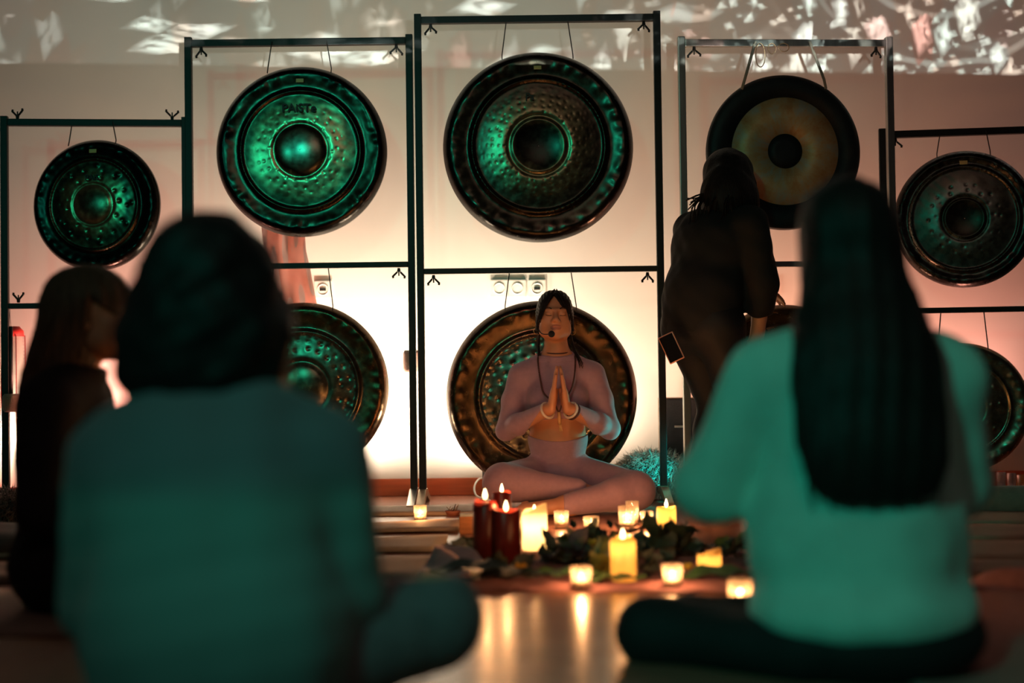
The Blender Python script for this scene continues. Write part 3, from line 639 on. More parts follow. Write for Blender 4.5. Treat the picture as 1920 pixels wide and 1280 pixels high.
# ---------------------------------------------------------------- cross-legged woman, palms together
def meditating_woman():
    root = person_root('woman in lilac crop top and leggings sitting cross-legged with palms together', 1047, 5.82)
    V = Vol((-.36, -.50, -.01), (.44, .22, .91), .0034)
    hc = (-.006, -.012, .776); HR = rotm(math.radians(1), math.radians(-7), math.radians(1)); hs = .90
    pel, waist, chest, neck = (0, .01, .115), (0, .0, .285), (0, .005, .445), (0, .012, .605)
    shl, shr = (-.150, .012, .540), (.150, .012, .540)
    TV = V.new(); torso(TV, pel, waist, chest, neck, hc, shl, shr, (1, 0, 0), (1, 0, 0), s=.96, bust=.98, k=.045)
    TV.ell((0, -.088, .262), (.004, .012, .006), .006, None, 's')
    AV = V.new(); hands = []
    for q, sh in ((-1, shl), (1, shr)):
        el = (q * .212, -.035, .318); wr = (q * .040, -.212, .408)
        AV.merge(limbs_arm(V, sh, el, wr, .98, r=(.047, .038, .035, .0255)), .012)
        hands.append(hand(V, (q * .031, -.214, .404), (-q * .13, -.02, 1), (-q, 0, -.1), .98, thumb=q, curl=.015, spread=.0, k=.012))
    LV = V.new()
    rk, ra, rt = (.292, -.285, .088), (.015, -.400, .046), (-.175, -.415, .034)
    lk, la, lt = (-.226, -.275, .124), (.060, -.290, .098), (.185, -.235, .070)
    R_ = limbs_leg(V, (.092, .0, .118), rk, ra, 1.0, r=(.088, .068, .056, .038)); L_ = limbs_leg(V, (-.092, .0, .118), lk, la, 1.0, r=(.088, .070, .056, .038))
    LV.merge(R_, 0).merge(L_, .012)
    LC = R_.copy().clip(lambda X, Y, Z: .010 - X + 0 * Y * Z).merge(L_, .012)
    FV = V.new(); FV.merge(foot(V, ra, rt, (0, -.75, .6), .95)); FV.merge(foot(V, la, lt, (0, -.3, .9), .95))
    # one continuous body
    H = head(V, hc, HR, hs)
    B = TV.copy().merge(AV, .02).merge(LV, .03); B.merge(FV, .02); B.merge(H, .016)
    Hn = hands[0]; Hn.merge(hands[1], 0.0); B.merge(Hn, .008)
    B.clip(lambda X, Y, Z: .002 - Z)
    me = B.mesh('body', 1); me.materials.append(SKIN); paint_lips(me, hc, HR, hs); mobj('body', me, None, root)
    lilac = mat('lilac_knit', (.42, .25, .31), .72, var=.06, nscale=60, bump=.06, bscale=400, sheen=.25)
    # long-sleeved crop top
    C = TV.copy(); C.clip(lambda X, Y, Z: (.378 - .12 * np.abs(X)) - Z)
    C.clip(lambda X, Y, Z: (Z - .622 - .32 * Y) * .95 + 0 * X)
    S2 = AV.copy(); hcn = arr((0, -.22, .50))
    S2.clip(lambda X, Y, Z: -((Z - .421) * .55 + (-.16 - Y) * 0 + (.068 - np.abs(X)) * -.85) + 0 * Y)
    C.merge(S2, .020); C.disp(lambda X, Y, Z: -.0045 + .0016 * wob(X, Y, Z, 70, 3) * np.clip((np.abs(X) - .10) * 12, 0, 1))
    mobj('crop_top', C.mesh('crop_top', 1), lilac, root)
    Nk = TV.copy(); Nk.clip(lambda X, Y, Z: np.abs(Z - .619 - .32 * Y) - .006 + 0 * X).disp(lambda X, Y, Z: -.006 + 0 * X)
    mobj('collar_band', Nk.mesh('collar_band', 1), lilac, root)
    Hm = TV.copy(); Hm.clip(lambda X, Y, Z: np.abs(Z - .380 + .12 * np.abs(X)) - .006).disp(lambda X, Y, Z: -.0065 + 0 * X)
    mobj('hem_band', Hm.mesh('hem_band', 1), lilac, root)
    # leggings with a high waistband
    P = TV.copy().merge(LC, .022)
    P.clip(lambda X, Y, Z: Z - (.266 + 1.6 * X * X + .25 * np.maximum(Y, -.05) * 0))
    P.clip(lambda X, Y, Z: .001 - Z + 0 * X)
    P.disp(lambda X, Y, Z: -.0045 + .0022 * wob(X, Y, Z, 60, 9) * np.clip(1 - np.abs(np.abs(X) - .10) * 9, 0, 1) * (Z < .2))
    mobj('leggings', P.mesh('leggings', 1), lilac, root)
    Wb = TV.copy(); Wb.clip(lambda X, Y, Z: np.maximum(Z - (.267 + 1.6 * X * X), .188 - Z + .25 * X * X)).disp(lambda X, Y, Z: -.0062 + 0 * X)
    mobj('waistband', Wb.mesh('waistband', 1), lilac, root)
    # hair: parted cap with curtain fringe, tied low, loose strands on the shoulders
    Q = V.new(); c = arr(hc); T_ = lambda p: c + HR @ (arr(p) * hs)
    for q in (-1, 1): Q.ell(T_((q * .012, .020, .036)), arr((.071, .101, .093)) * hs, .004, HR)
    Q.ell(T_((0, .055, -.03)), arr((.070, .060, .075)) * hs, .02, HR)
    for q in (-1, 1): Q.cone(T_((q * .066, .01, .02)), T_((q * .080, .004, -.055)), .018 * hs, .009 * hs, .015)
    def face_cut(X, Y, Z):
        x = X - c[0]; y = Y - c[1]; z = Z - c[2]
        lx, ly, lz = [(x * HR[0, i] + y * HR[1, i] + z * HR[2, i]) / hs for i in range(3)]
        line = np.maximum(.092 - 1.55 * np.abs(lx + .006), -.016)
        return np.minimum(np.minimum(.004 - ly, line - lz), .0745 - np.abs(lx)) * hs
    Q.clip(face_cut)
    def groove(X, Y, Z):
        x = X - c[0]; y = Y - c[1]; z = Z - c[2]; ang = np.arctan2(np.abs(x) + .01, z + .03) * 26 + y * 55
        return .0012 * np.sin(ang * 1.7 + 5 * wob(X, Y, Z, 30, 4)) + .0008 * np.sin(ang * 4.1)
    Q.disp(groove); hairp = mobj('hair', Q.mesh('hair', 1), DARK_HAIR, root)
    st = []; rs = random.Random(3)
    for q in (-1, 1):                                        # fringe strands
        for i in range(26):
            f = i / 25; a0 = T_((q * (.004 + .012 * f), -.078 + .035 * f, .118 - .012 * f)); 
            a1 = T_((q * (.030 + .030 * f), -.088 + .030 * f, .066)); a2 = T_((q * (.050 + .022 * f) , -.082 + .04 * f, .018 + .01 * rs.random())); a3 = T_((q * (.060 + .022 * f + .006 * rs.random()), -.072 + .05 * f, -.012 - .02 * rs.random() - .03 * f))
            st.append((spline([a0, a1, a2, a3], 9), [.0024 * (1 - .75 * k / 9) for k in range(10)]))
        for i in range(16 if q > 0 else 9):                                  # gathered lock over the shoulder
            j = lambda m: (rs.random() - .5) * m
            a0 = T_((q * .070 + j(.012), .012 + j(.02), -.045)); a1 = arr((q * .070 + j(.012) - .004, .025 + j(.02), .665)); a2 = arr((q * (.082 if q > 0 else .072) + j(.016), -.030 + j(.015), .622)); a3 = arr((q * (.098 if q > 0 else .070) + j(.018), (-.075 if q > 0 else -.03) + j(.008), .565 + rs.random() * .03 if q > 0 else .625 + rs.random() * .02))
            st.append((spline([a0, a1, a2, a3], 9), [.0024 * (1 - .7 * k / 9) for k in range(10)]))
    mobj('loose_strands', tubes_me('loose_strands', st, 5), DARK_HAIR, hairp)
    # brows and closed lash lines
    for q in (-1, 1):
        mobj('eyebrow', tubes_me('eyebrow', [([T_((q * (.019 + .028 * t), -.0925 + .016 * t * t + .002, .026 + .008 * math.sin(t * 2.4))) for t in np.linspace(0, 1, 8)], [.0022 * (1.1 - .7 * k / 7) for k in range(8)])], 6), BROW, root)
        mobj('eyelash_line', tubes_me('eyelash_line', [([T_((q * (.030 + .015 * t), -.0868 + .0065 * t * t, -.001 - .0045 * (1 - t * t))) for t in np.linspace(-1, 1, 9)], .0011)], 5), BROW, root)
    # necklaces, bracelets, earrings
    bead = mat('dark_wood_bead', (.07, .025, .018), .45)
    path = spline([(-.070, .03, .640), (-.078, -.045, .600), (-.070, -.118, .520), (-.058, -.142, .470), (-.018, -.178, .430), (.0, -.168, .395), (.018, -.178, .435), (.050, -.142, .480), (.066, -.118, .535), (.074, -.045, .605), (.068, .03, .640)], 120)
    bm = bmesh.new()
    for p in path: bmesh.ops.create_icosphere(bm, subdivisions=1, radius=.0044, matrix=Matrix.Translation(p))
    nk = mobj('bead_necklace', bm_mesh(bm, 'bead_necklace', True), bead, root)
    mobj('tassel', tubes_me('tassel', [([(.0, -.170, .395), (.002, -.165, .365), (.003, -.160, .345)], [.006, .008, .006])] + [([(.004 + .002 * k, -.160, .35), (.006 + .003 * k, -.158, .318)], .0022) for k in range(-1, 3)], 7), mat('tan_tassel', (.62, .36, .14), .7), nk)
    ck = [(.0535 * math.cos(a), .006 + .054 * math.sin(a), .640 + .012 * math.sin(a)) for a in np.linspace(0, 2 * math.pi, 40)]
    mobj('choker', tubes_me('choker', [(ck, .0026)], 6), bead, root)
    shell = mat('pale_shell', (.72, .62, .50), .35)
    def ring(cx, r, r2, m, nm, ax):
        ax = Vector(ax).normalized(); u = ax.orthogonal().normalized(); v = ax.cross(u)
        mobj(nm, tubes_me(nm, [([Vector(cx) + u * r * math.cos(a) + v * r * math.sin(a) for a in np.linspace(0, 2 * math.pi, 28)], r2)], 7), m, root)
    ring((-.046, -.207, .402), .031, .0055, shell, 'bracelet', (-.6, .65, -.35)); ring((.046, -.207, .402), .031, .005, shell, 'bracelet', (.6, .65, -.35)); ring((.056, -.198, .396), .032, .0038, bead, 'bracelet', (.6, .65, -.35))
    ring((-.0645, -.035, .420), .013, .0042, shell, 'bracelet_charm', (-.1, -1, .2))
    gold = mat('gold_hoop', (.75, .52, .22), .25, 1.0)
    for q in (-1, 1): ring(T_((q * .080, .0, -.062)), .015, .0011, gold, 'earring', (.35 * q, .9, 0))
    # headset microphone
    mic = thing('headset_microphone', 'black ball headset microphone by the meditating woman\'s chin', 'microphone', root.location)
    blk = mat('black_foam', (.008, .008, .009), .85, bump=.3, bscale=500)
    mobj('boom', tubes_me('boom', [(spline([T_((-.076, .01, .02)), T_((-.078, -.02, -.045)), T_((-.062, -.075, -.085)), T_((-.030, -.108, -.092))], 14), .0022)], 6), blk, mic)
    bm = bmesh.new(); bmesh.ops.create_uvsphere(bm, u_segments=20, v_segments=14, radius=.0135, matrix=Matrix.Translation(Vector(T_((-.020, -.112, -.092))))); mobj('foam_ball', bm_mesh(bm, 'foam_ball', True), blk, mic)
    return root
meditating_woman()

# ---------------------------------------------------------------- sitter at right, back turned, long straight hair
def long_haired_sitter():
    root = person_root('person seen from behind with long straight dark hair and mint sweatshirt', 1610, 2.6)
    V = Vol((-.56, -.26, -.01), (.36, .58, .94), .0075)
    hc = (-.008, .03, .775); HR = rotm(math.radians(176), math.radians(4), 0)
    pel, waist, chest, neck = (0, .02, .115), (0, .0, .29), (.0, .0, .455), (.0, .01, .61)
    shl, shr = (-.165, .015, .535), (.165, .015, .535)
    TV = torso(V.new(), pel, waist, chest, neck, hc, shl, shr, (-1, 0, 0), (-1, 0, 0), bust=.9)
    elb = {-1: (-.258, .075, .335), 1: (.205, .085, .335)}; wr = {-1: (-.05, .27, .40), 1: (.05, .27, .40)}
    B = TV.copy(); LV = V.new()
    for q, sh in ((-1, shl), (1, shr)):
        B.merge(limbs_arm(V, sh, elb[q], wr[q]), .02); B.merge(hand(V, wr[q], (-q * .25, .1, 1), (-q, .1, 0), 1, thumb=-q, curl=.05), .01)
    kn = {-1: (-.372, .13, .052), 1: (.16, .40, .075)}; an = {-1: (-.08, .34, .045), 1: (-.06, .40, .05)}; toe = {-1: (.08, .40, .04), 1: (-.16, .30, .04)}
    for q in (-1, 1): LV.merge(limbs_leg(V, (q * .095, .04, .048), kn[q], an[q], 1.0, r=(.045, .054, .048, .036)), .02); B.merge(foot(V, an[q], toe[q], (0, .3, 1)), .02)
    B.merge(LV, .03).merge(head(V, hc, HR, .96), .016).clip(lambda X, Y, Z: .002 - Z)
    mobj('body', B.mesh('body', 1), SKIN, root)
    # loose sweatshirt
    S = V.new(); S.ell((0, .0, .44), (.172, .128, .20), .05); S.ell((-.003, .0, .24), (.198, .148, .20), .06); S.cone((-.15, .01, .535), (.15, .01, .535), .066, .066, .05)
    S.cone((-.10, .005, .585), (.10, .005, .585), .045, .045, .05); S.ell((.0, -.008, .115), (.205, .182, .085), .03)
    for q, sh in ((-1, shl), (1, shr)):
        S.merge(V.new().chain([sh, elb[q]], [.072, .068], .03).chain([elb[q], tuple(arr(elb[q]) * .5 + arr(wr[q]) * .5), wr[q]], [.066, .060, .042], .02), .03)
    S.disp(lambda X, Y, Z: .010 * wob(X, Y, Z * .35, 42, 5, 7) + .004 * wob(X, Y, Z, 75, 6))
    S.clip(lambda X, Y, Z: (.072 + .012 * np.cos(X * 13 + .6) * -1) - Z + 0 * Y).clip(lambda X, Y, Z: (Z - .625 - .3 * (-Y)) + 0 * X)
    S.clip(lambda X, Y, Z: .055 - np.sqrt(X * X + (Y - .30) ** 2 + (Z - .47) ** 2))
    mint = mat('mint_sweatshirt', (.42, .72, .62), .9, var=.06, nscale=18, bump=.12, bscale=300, sheen=.2)
    mobj('sweatshirt', S.mesh('sweatshirt', 2), mint, root)
    P = TV.copy().merge(LV, .02).disp(lambda X, Y, Z: -.010 + 0 * X); P.ell((.015, -.012, .070), (.205, .165, .095), .02); P.cone((-.13, -.07, .052), (-.33, .10, .052), .052, .050, .03); P.clip(lambda X, Y, Z: Z - .20 + 0 * X * Y).clip(lambda X, Y, Z: .001 - Z + 0 * X * Y)
    mobj('trousers', P.mesh('trousers', 1), mat('black_leggings', (.008, .008, .009), .8, bump=.08), root)
    Hh = V.new(); c = arr(hc); Hh.ell(c + arr((0, -.012, .040)), (.089, .108, .092), .02); Hh.ell(c + arr((.004, -.030, -.06)), (.098, .088, .12), .05)
    for (x, y, z, rx, ry, rz) in ((-.004, -.055, .62, .122, .066, .12), (-.004, -.098, .54, .136, .056, .12), (-.004, -.125, .45, .134, .046, .13), (-.004, -.142, .385, .122, .036, .085)):
        Hh.ell((x, y, z), (rx, ry, rz), .04)
    Hh.clip(lambda X, Y, Z: .312 - Z + .03 * X + .006 * np.sin(X * 160) + 0 * Y)
    Hh.clip(lambda X, Y, Z: np.minimum(Y - .055 + 0 * X, .84 - Z))
    Hh.disp(lambda X, Y, Z: .0018 * np.sin(X * 150 + 2 * np.sin(Z * 6) + 1.5 * wob(X, Y, Z, 8, 8)) + .001 * np.sin(X * 330 + 3 * np.sin(Z * 7)))
    hp = mobj('hair', Hh.mesh('hair', 1), hair_mat('brown_black_hair', (.014, .010, .009)), root)
    rs = random.Random(5); st = []
    for i in range(90):
        u = rs.uniform(-1, 1); z1 = rs.uniform(.30, .40)
        st.append((spline([(hc[0] + u * .05, hc[1] - .05, .868 - abs(u) * .02), (hc[0] + u * .088, hc[1] - .105 + .05 * u * u, .75), (-.003 + u * .118, -.105 + .05 * u * u, .60), (-.004 + u * .128, -.150 + .035 * u * u, .47), (-.004 + u * .112, -.160 + .03 * u * u, z1)], 10), [.0030 * (1 - .06 * k) for k in range(11)]))
    mobj('loose_strands', tubes_me('loose_strands', st, 5), MATS['brown_black_hair'], hp)
long_haired_sitter()

# ---------------------------------------------------------------- sitter at left, back turned, curly bob
def curly_sitter():
    root = person_root('person seen from behind with a thick curly dark bob and grey jumper with teal light painted in', 400, 2.15)
    V = Vol((-.36, -.26, -.01), (.46, .56, .86), .0075)
    hc = (-.012, .045, .672); HR = rotm(math.radians(168), math.radians(-12), 0)
    pel, waist, chest, neck = (.01, .03, .11), (.01, .0, .24), (.0, -.01, .375), (0, .01, .515)
    shl, shr = (-.158, .02, .425), (.160, .02, .432)
    TV = torso(V.new(), pel, waist, chest, neck, hc, shl, shr, (-1, 0, 0), (-1, 0, 0), s=.95, bust=.9)
    B = TV.copy(); LV = V.new()
    elb = {-1: (-.190, .075, .205), 1: (.190, .075, .205)}; wr = {-1: (-.08, .27, .17), 1: (.10, .27, .18)}
    for q, sh in ((-1, shl), (1, shr)):
        B.merge(limbs_arm(V, sh, elb[q], wr[q]), .02); B.merge(hand(V, wr[q], (-q * .4, .9, -.1), (0, 0, -1), 1, thumb=q, curl=.3), .01)
    kn = {-1: (-.195, .24, .120), 1: (.315, .19, .150)}; an = {-1: (.06, .38, .06), 1: (.06, .30, .06)}; toe = {-1: (.22, .40, .04), 1: (-.10, .36, .04)}
    for q in (-1, 1): LV.merge(limbs_leg(V, (q * .095, .04, .11), kn[q], an[q], 1.0, r=(.092, .072, .060, .040)), .02); B.merge(foot(V, an[q], toe[q], (0, .3, 1)), .02)
    B.merge(LV, .03).merge(head(V, hc, HR, .95), .016).clip(lambda X, Y, Z: .002 - Z)
    mobj('body', B.mesh('body', 1), SKIN, root)
    S = V.new(); S.ell((0, .0, .36), (.185, .135, .19), .05); S.ell((.005, .0, .17), (.205, .165, .20), .06); S.cone((-.125, .01, .438), (.127, .01, .444), .062, .062, .05)
    S.cone((-.06, .0, .492), (.06, .0, .497), .050, .050, .06)
    for q, sh in ((-1, shl), (1, shr)):
        S.merge(V.new().chain([sh, elb[q]], [.072, .066], .03).chain([elb[q], wr[q]], [.062, .042], .02), .03)
    S.disp(lambda X, Y, Z: .007 * wob(X, Y, Z * .5, 34, 15, 7) + .004 * wob(X, Y, Z, 70, 16))
    S.clip(lambda X, Y, Z: .012 - Z + 0 * X * Y).clip(lambda X, Y, Z: Z - .545 + .2 * Y + 0 * X)
    m = mat('jumper_painted_light', (.30, .42, .40), .92, var=.05, nscale=20, bump=.15, bscale=260, sheen=.2)
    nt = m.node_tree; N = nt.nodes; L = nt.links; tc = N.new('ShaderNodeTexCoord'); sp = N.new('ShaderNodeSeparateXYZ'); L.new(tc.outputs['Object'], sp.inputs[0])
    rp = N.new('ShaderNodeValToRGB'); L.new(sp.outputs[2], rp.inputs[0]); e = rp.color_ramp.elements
    e[0].position = .0; e[0].color = (.13, .19, .20, 1); e[1].position = .50; e[1].color = (.15, .145, .165, 1)  # teal light on the back and shade on the shoulders painted into the colour
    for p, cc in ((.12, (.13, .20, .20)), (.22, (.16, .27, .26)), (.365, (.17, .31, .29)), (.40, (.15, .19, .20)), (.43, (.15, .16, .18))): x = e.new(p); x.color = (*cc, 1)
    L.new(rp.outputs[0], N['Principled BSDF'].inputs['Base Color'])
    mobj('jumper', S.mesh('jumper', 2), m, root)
    P = TV.copy().merge(LV, .04).disp(lambda X, Y, Z: -.010 + 0 * X); P.clip(lambda X, Y, Z: Z - .22 + 0 * X * Y).clip(lambda X, Y, Z: .001 - Z + 0 * X * Y)
    mobj('leggings', P.mesh('leggings', 1), mat('mauve_grey_leggings', (.17, .14, .155), .85, bump=.08), root)
    Hh = V.new(); c = arr(hc); Hh.ell(c + arr((0, -.012, .026)), (.108, .115, .108), .02); Hh.ell(c + arr((-.004, -.015, -.058)), (.138, .118, .105), .04); Hh.ell(c + arr((-.010, -.02, -.120)), (.132, .105, .055), .03)
    Hh.clip(lambda X, Y, Z: np.minimum(np.minimum(Y - .105 + 0 * X, .735 - Z), .085 - np.abs(X - c[0])))
    Hh.disp(lambda X, Y, Z: .010 * wob(X, Y, Z, 75, 21, 8) + .006 * wob(X, Y, Z, 130, 22, 8))
    hp = mobj('hair', Hh.mesh('hair', 1), hair_mat('curly_hair', (.010, .008, .008)), root)
    rs = random.Random(11); st = []
    for i in range(150):                                     # curls standing off the bob
        a = rs.uniform(math.pi * .9, math.pi * 2.1); el = rs.uniform(-.9, 1.2); p = Vector((math.cos(a) * math.cos(el) * .122, math.sin(a) * math.cos(el) * .105, math.sin(el) * .105 - .03 if el > 0 else math.sin(el) * .13 - .03)) + Vector(hc)
        r = rs.uniform(.006, .011); ph = rs.uniform(0, 6)
        st.append(([p + Vector((r * math.cos(ph + t * 5), r * math.sin(ph + t * 5), -.055 * t)) for t in np.linspace(0, 1, 9)], [.0042 * (1 - .5 * t) for t in np.linspace(0, 1, 9)]))
    mobj('curls', tubes_me('curls', st, 5), MATS['curly_hair'], hp)
curly_sitter()

# ---------------------------------------------------------------- sitter at the left edge in profile
def profile_sitter():
    root = person_root('person in black with long brown hair sitting in profile at the left', 127, 3.4)
    V = Vol((-.22, -.44, -.01), (.52, .44, .86), .0075)
    hc = (.062, .0, .700); HR = rotm(math.radians(98), 0, 0); pel, waist, chest, neck = (-.01, 0, .11), (-.005, 0, .26), (.0, .0, .41), (.015, 0, .555)
    shl, shr = (.0, -.158, .490), (.0, .158, .490)
    sd = (0, 1, 0)
    TV = torso(V.new(), pel, waist, chest, neck, hc, shl, shr, sd, sd, s=.95, bust=.85)
    B = TV.copy(); LV = V.new(); AV = V.new()
    for q, sh in ((-1, shl), (1, shr)):
        el, wr = (-.005, q * .195, .255), (.17, q * .12, .20); AV.merge(limbs_arm(V, sh, el, wr), .02); B.merge(hand(V, wr, (1, -q * .3, -.1), (0, 0, -1), 1, thumb=-q, curl=.3), .01)
        LV.merge(limbs_leg(V, (.0, q * .09, .11), (.30, q * .27, .11), (.34, -q * .06, .06), 1.0), .02); B.merge(foot(V, (.34, -q * .06, .06), (.26, -q * .20, .04), (.3, 0, 1)), .02)
    B.merge(AV, .02).merge(LV, .03).merge(head(V, hc, HR, .95), .016).clip(lambda X, Y, Z: .002 - Z)
    mobj('body', B.mesh('body', 1), SKIN, root)
    S = TV.copy().merge(AV, .02).disp(lambda X, Y, Z: -.016 + .004 * wob(X, Y, Z, 60, 31)); S.clip(lambda X, Y, Z: .10 - Z + 0 * X * Y).clip(lambda X, Y, Z: Z - .60 + .3 * X + 0 * Y)
    S.clip(lambda X, Y, Z: .05 - np.sqrt((X - .24) ** 2 + (np.abs(Y) - .11) ** 2 + (Z - .19) ** 2))
    blk = mat('black_jersey', (.007, .007, .008), .85, bump=.1)
    mobj('long_sleeved_top', S.mesh('top', 1), blk, root)
    P = TV.copy().merge(LV, .04).disp(lambda X, Y, Z: -.010 + 0 * X); P.clip(lambda X, Y, Z: Z - .20 + 0 * X * Y).clip(lambda X, Y, Z: .001 - Z + 0 * X * Y)
    mobj('trousers', P.mesh('trousers', 1), blk, root)
    Hh = V.new(); c = arr(hc); Hh.ell(c + arr((-.016, 0, .036)), (.108, .088, .090), .02); Hh.ell(c + arr((-.050, 0, -.05)), (.080, .088, .11), .04)
    Hh.ell((-.025, 0, .56), (.070, .100, .12), .04); Hh.ell((-.055, 0, .47), (.058, .100, .12), .04); Hh.ell((-.066, 0, .40), (.040, .085, .09), .04)
    Hh.clip(lambda X, Y, Z: np.minimum(X - (c[0] + .018) + 0 * Y, .768 - .9 * (X - .05) - Z)).disp(lambda X, Y, Z: .0028 * np.sin(np.arctan2(Y, X + .02) * 30 + 3 * wob(X, Y, Z, 15, 33)))
    hp = mobj('hair', Hh.mesh('hair', 1), hair_mat('brown_hair', (.10, .060, .036)), root)
    rs = random.Random(15); st = []
    for i in range(70):
        a = rs.uniform(-1.9, 1.9); cy = math.sin(a)
        st.append((spline([(hc[0] - .01, cy * .05, .812), (hc[0] - .04 - .05 * math.cos(a), cy * .088, .72), (-.035 - .05 * math.cos(a), cy * .098, .58), (-.07 - .035 * math.cos(a), cy * .09, .44), (-.075 - .03 * math.cos(a), cy * .08, rs.uniform(.31, .37))], 10), .003))
    mobj('loose_strands', tubes_me('loose_strands', st, 5), MATS['brown_hair'], hp)
profile_sitter()

# ---------------------------------------------------------------- standing person bending over the silver stand's gongs
def standing_person():
    root = person_root('person in black standing and leaning towards the silver stand, back turned', 1325, 5.6)
    V = Vol((-.30, -.30, -.01), (.42, .46, 1.50), .0068)
    f = nrm((.72, .69, 0)); sd = nrm((-f[1], f[0], 0)); hc = (.128, .125, 1.322); yaw = math.atan2(f[0], -f[1]); HR = rotm(yaw - .1, math.radians(16), 0)
    pel, waist, chest, neck = (-.012, 0, .745), (.010, .02, .90), (.050, .050, 1.045), (.095, .085, 1.195)
    rsh = tuple(arr((.068, .060, 1.125)) - sd * .160); lsh = tuple(arr((.068, .060, 1.125)) + sd * .135)
    TV = torso(V.new(), pel, waist, chest, neck, hc, rsh, lsh, sd, sd, s=1.0, bust=.9)
    B = TV.copy(); AV = V.new()
    relb, rwr = (.222, -.055, .895), (.212, .0, .705)
    lelb, lwr = (.10, .22, .92), (.24, .26, .88)
    AV.merge(limbs_arm(V, rsh, relb, rwr)); AV2 = limbs_arm(V, lsh, lelb, lwr)
    B.merge(hand(V, rwr, (-.1, .1, -1), (-.6, .6, 0), 1, thumb=1, curl=.3), .012).merge(hand(V, lwr, (.8, .4, -.1), (0, 0, -1), 1, thumb=1, curl=.3), .012)
    LV = V.new()
    legs = (((.055, -.055, .71), (.125, .0, .405), (.060, -.04, .085), (.19, .075, .03)), ((-.055, .075, .71), (.065, .15, .415), (-.02, .12, .085), (.11, .235, .03)))
    for h, k_, a, t in legs: LV.merge(limbs_leg(V, h, k_, a, 1.0, r=(.086, .058, .054, .036)), .02); B.merge(foot(V, a, t, (0, 0, 1)), .02)
    B.merge(AV, .02).merge(AV2, .02).merge(LV, .03).merge(head(V, hc, HR, .95), .016).clip(lambda X, Y, Z: .002 - Z)
    mobj('body', B.mesh('body', 1), SKIN, root)
    S = TV.copy(); S.ell((.000, .01, .85), (.168, .155, .20), .05, frame(sd, arr(chest) - arr(pel))); S.ell((.04, .045, 1.05), (.175, .135, .15), .05, frame(sd, arr(neck) - arr(chest)))
    for (a, b, c_) in ((rsh, relb, rwr), (lsh, lelb, lwr)):
        S.merge(V.new().chain([a, b, tuple(arr(b) * .55 + arr(c_) * .45)], [.070, .062, .058], .02), .03)
    S.disp(lambda X, Y, Z: .006 * wob(X, Y, Z * .6, 45, 41, 7) + .004 * wob(X, Y, Z, 85, 42)); S.clip(lambda X, Y, Z: .70 - Z + .25 * X + 0 * Y).clip(lambda X, Y, Z: Z - 1.215 + 0 * X * Y)
    blk = mat('black_tee', (.005, .006, .006), .85, bump=.1)
    mobj('loose_top', S.mesh('loose_top', 1), blk, root)
    P = TV.copy().merge(LV, .04).disp(lambda X, Y, Z: -.013 + .003 * wob(X, Y, Z, 60, 43)); P.clip(lambda X, Y, Z: Z - .86 + 0 * X * Y).clip(lambda X, Y, Z: .075 - Z + 0 * X * Y)
    mobj('trousers', P.mesh('trousers', 1), mat('black_trousers', (.005, .005, .005), .7, bump=.08), root)
    Hh = V.new(); c = arr(hc); Hh.ell(c + arr((-.006, -.010, .030)), (.100, .108, .096), .02); Hh.ell(c + arr((-.012, -.030, -.07)), (.100, .085, .12), .04)
    Hh.ell((.100, .03, 1.22), (.100, .080, .13), .06); Hh.ell((.185, .05, 1.19), (.05, .06, .13), .04)
    Hh.clip(lambda X, Y, Z: np.minimum((X * f[0] + Y * f[1]) - (hc[0] * f[0] + hc[1] * f[1]) - .055, hc[2] + .05 - Z))
    Hh.disp(lambda X, Y, Z: .005 * wob(X, Y, Z * .5, 90, 45, 7) + .003 * wob(X, Y, Z * .4, 170, 46, 7))
    hp = mobj('hair', Hh.mesh('hair', 1), DARK_HAIR, root)
    rs = random.Random(21); st = []
    for i in range(60):
        u = rs.uniform(-1, 1); x1 = .09 + u * .13; j = lambda m: rs.uniform(-m, m)
        st.append((spline([(hc[0] + u * .06, hc[1] - .09 + .04 * u * u, 1.40 + j(.01)), (hc[0] + u * .10, hc[1] - .12 + .07 * u * u, 1.30), (x1 + j(.02), -.05 + .06 * u * u + j(.02), 1.20), (x1 + u * .02 + j(.03), -.06 + .05 * u * u + j(.03), 1.11 + j(.04))], 9), [.004 * (1 - .07 * k) for k in range(10)]))
    for i in range(14): j = lambda m: rs.uniform(-m, m); st.append((spline([(.20, .05, 1.22), (.222 + j(.01), .03 + j(.02), 1.16), (.235 + j(.015), .02 + j(.02), 1.10 + j(.02))], 7), .0028))
    for i in range(10): j = lambda m: rs.uniform(-m, m); st.append((spline([(.05, .02, 1.26), (-.01 + j(.01), .0, 1.235 + j(.02)), (-.045 + j(.02), .0, 1.215 + j(.03))], 7), .0028))
    mobj('loose_strands', tubes_me('loose_strands', st, 5), DARK_HAIR, hp)
    # phone half out of the back pocket
    p = W(1259, 652, 5.46); ph = thing('smartphone', 'black smartphone in a copper case sticking out of a back pocket', 'phone', p)
    ph.rotation_euler = (math.radians(4), math.radians(-24), math.radians(-22))
    mobj('case', box_me('case', (-.032, -.005, -.056), (.032, .006, .056), .0045), mat('copper_case', (.55, .26, .18), .4, .3), ph)
    mobj('screen', box_me('screen', (-.028, -.0065, -.052), (.028, -.004, .052), .0012), mat('dark_glass', (.006, .007, .008), .12), ph)
standing_person()

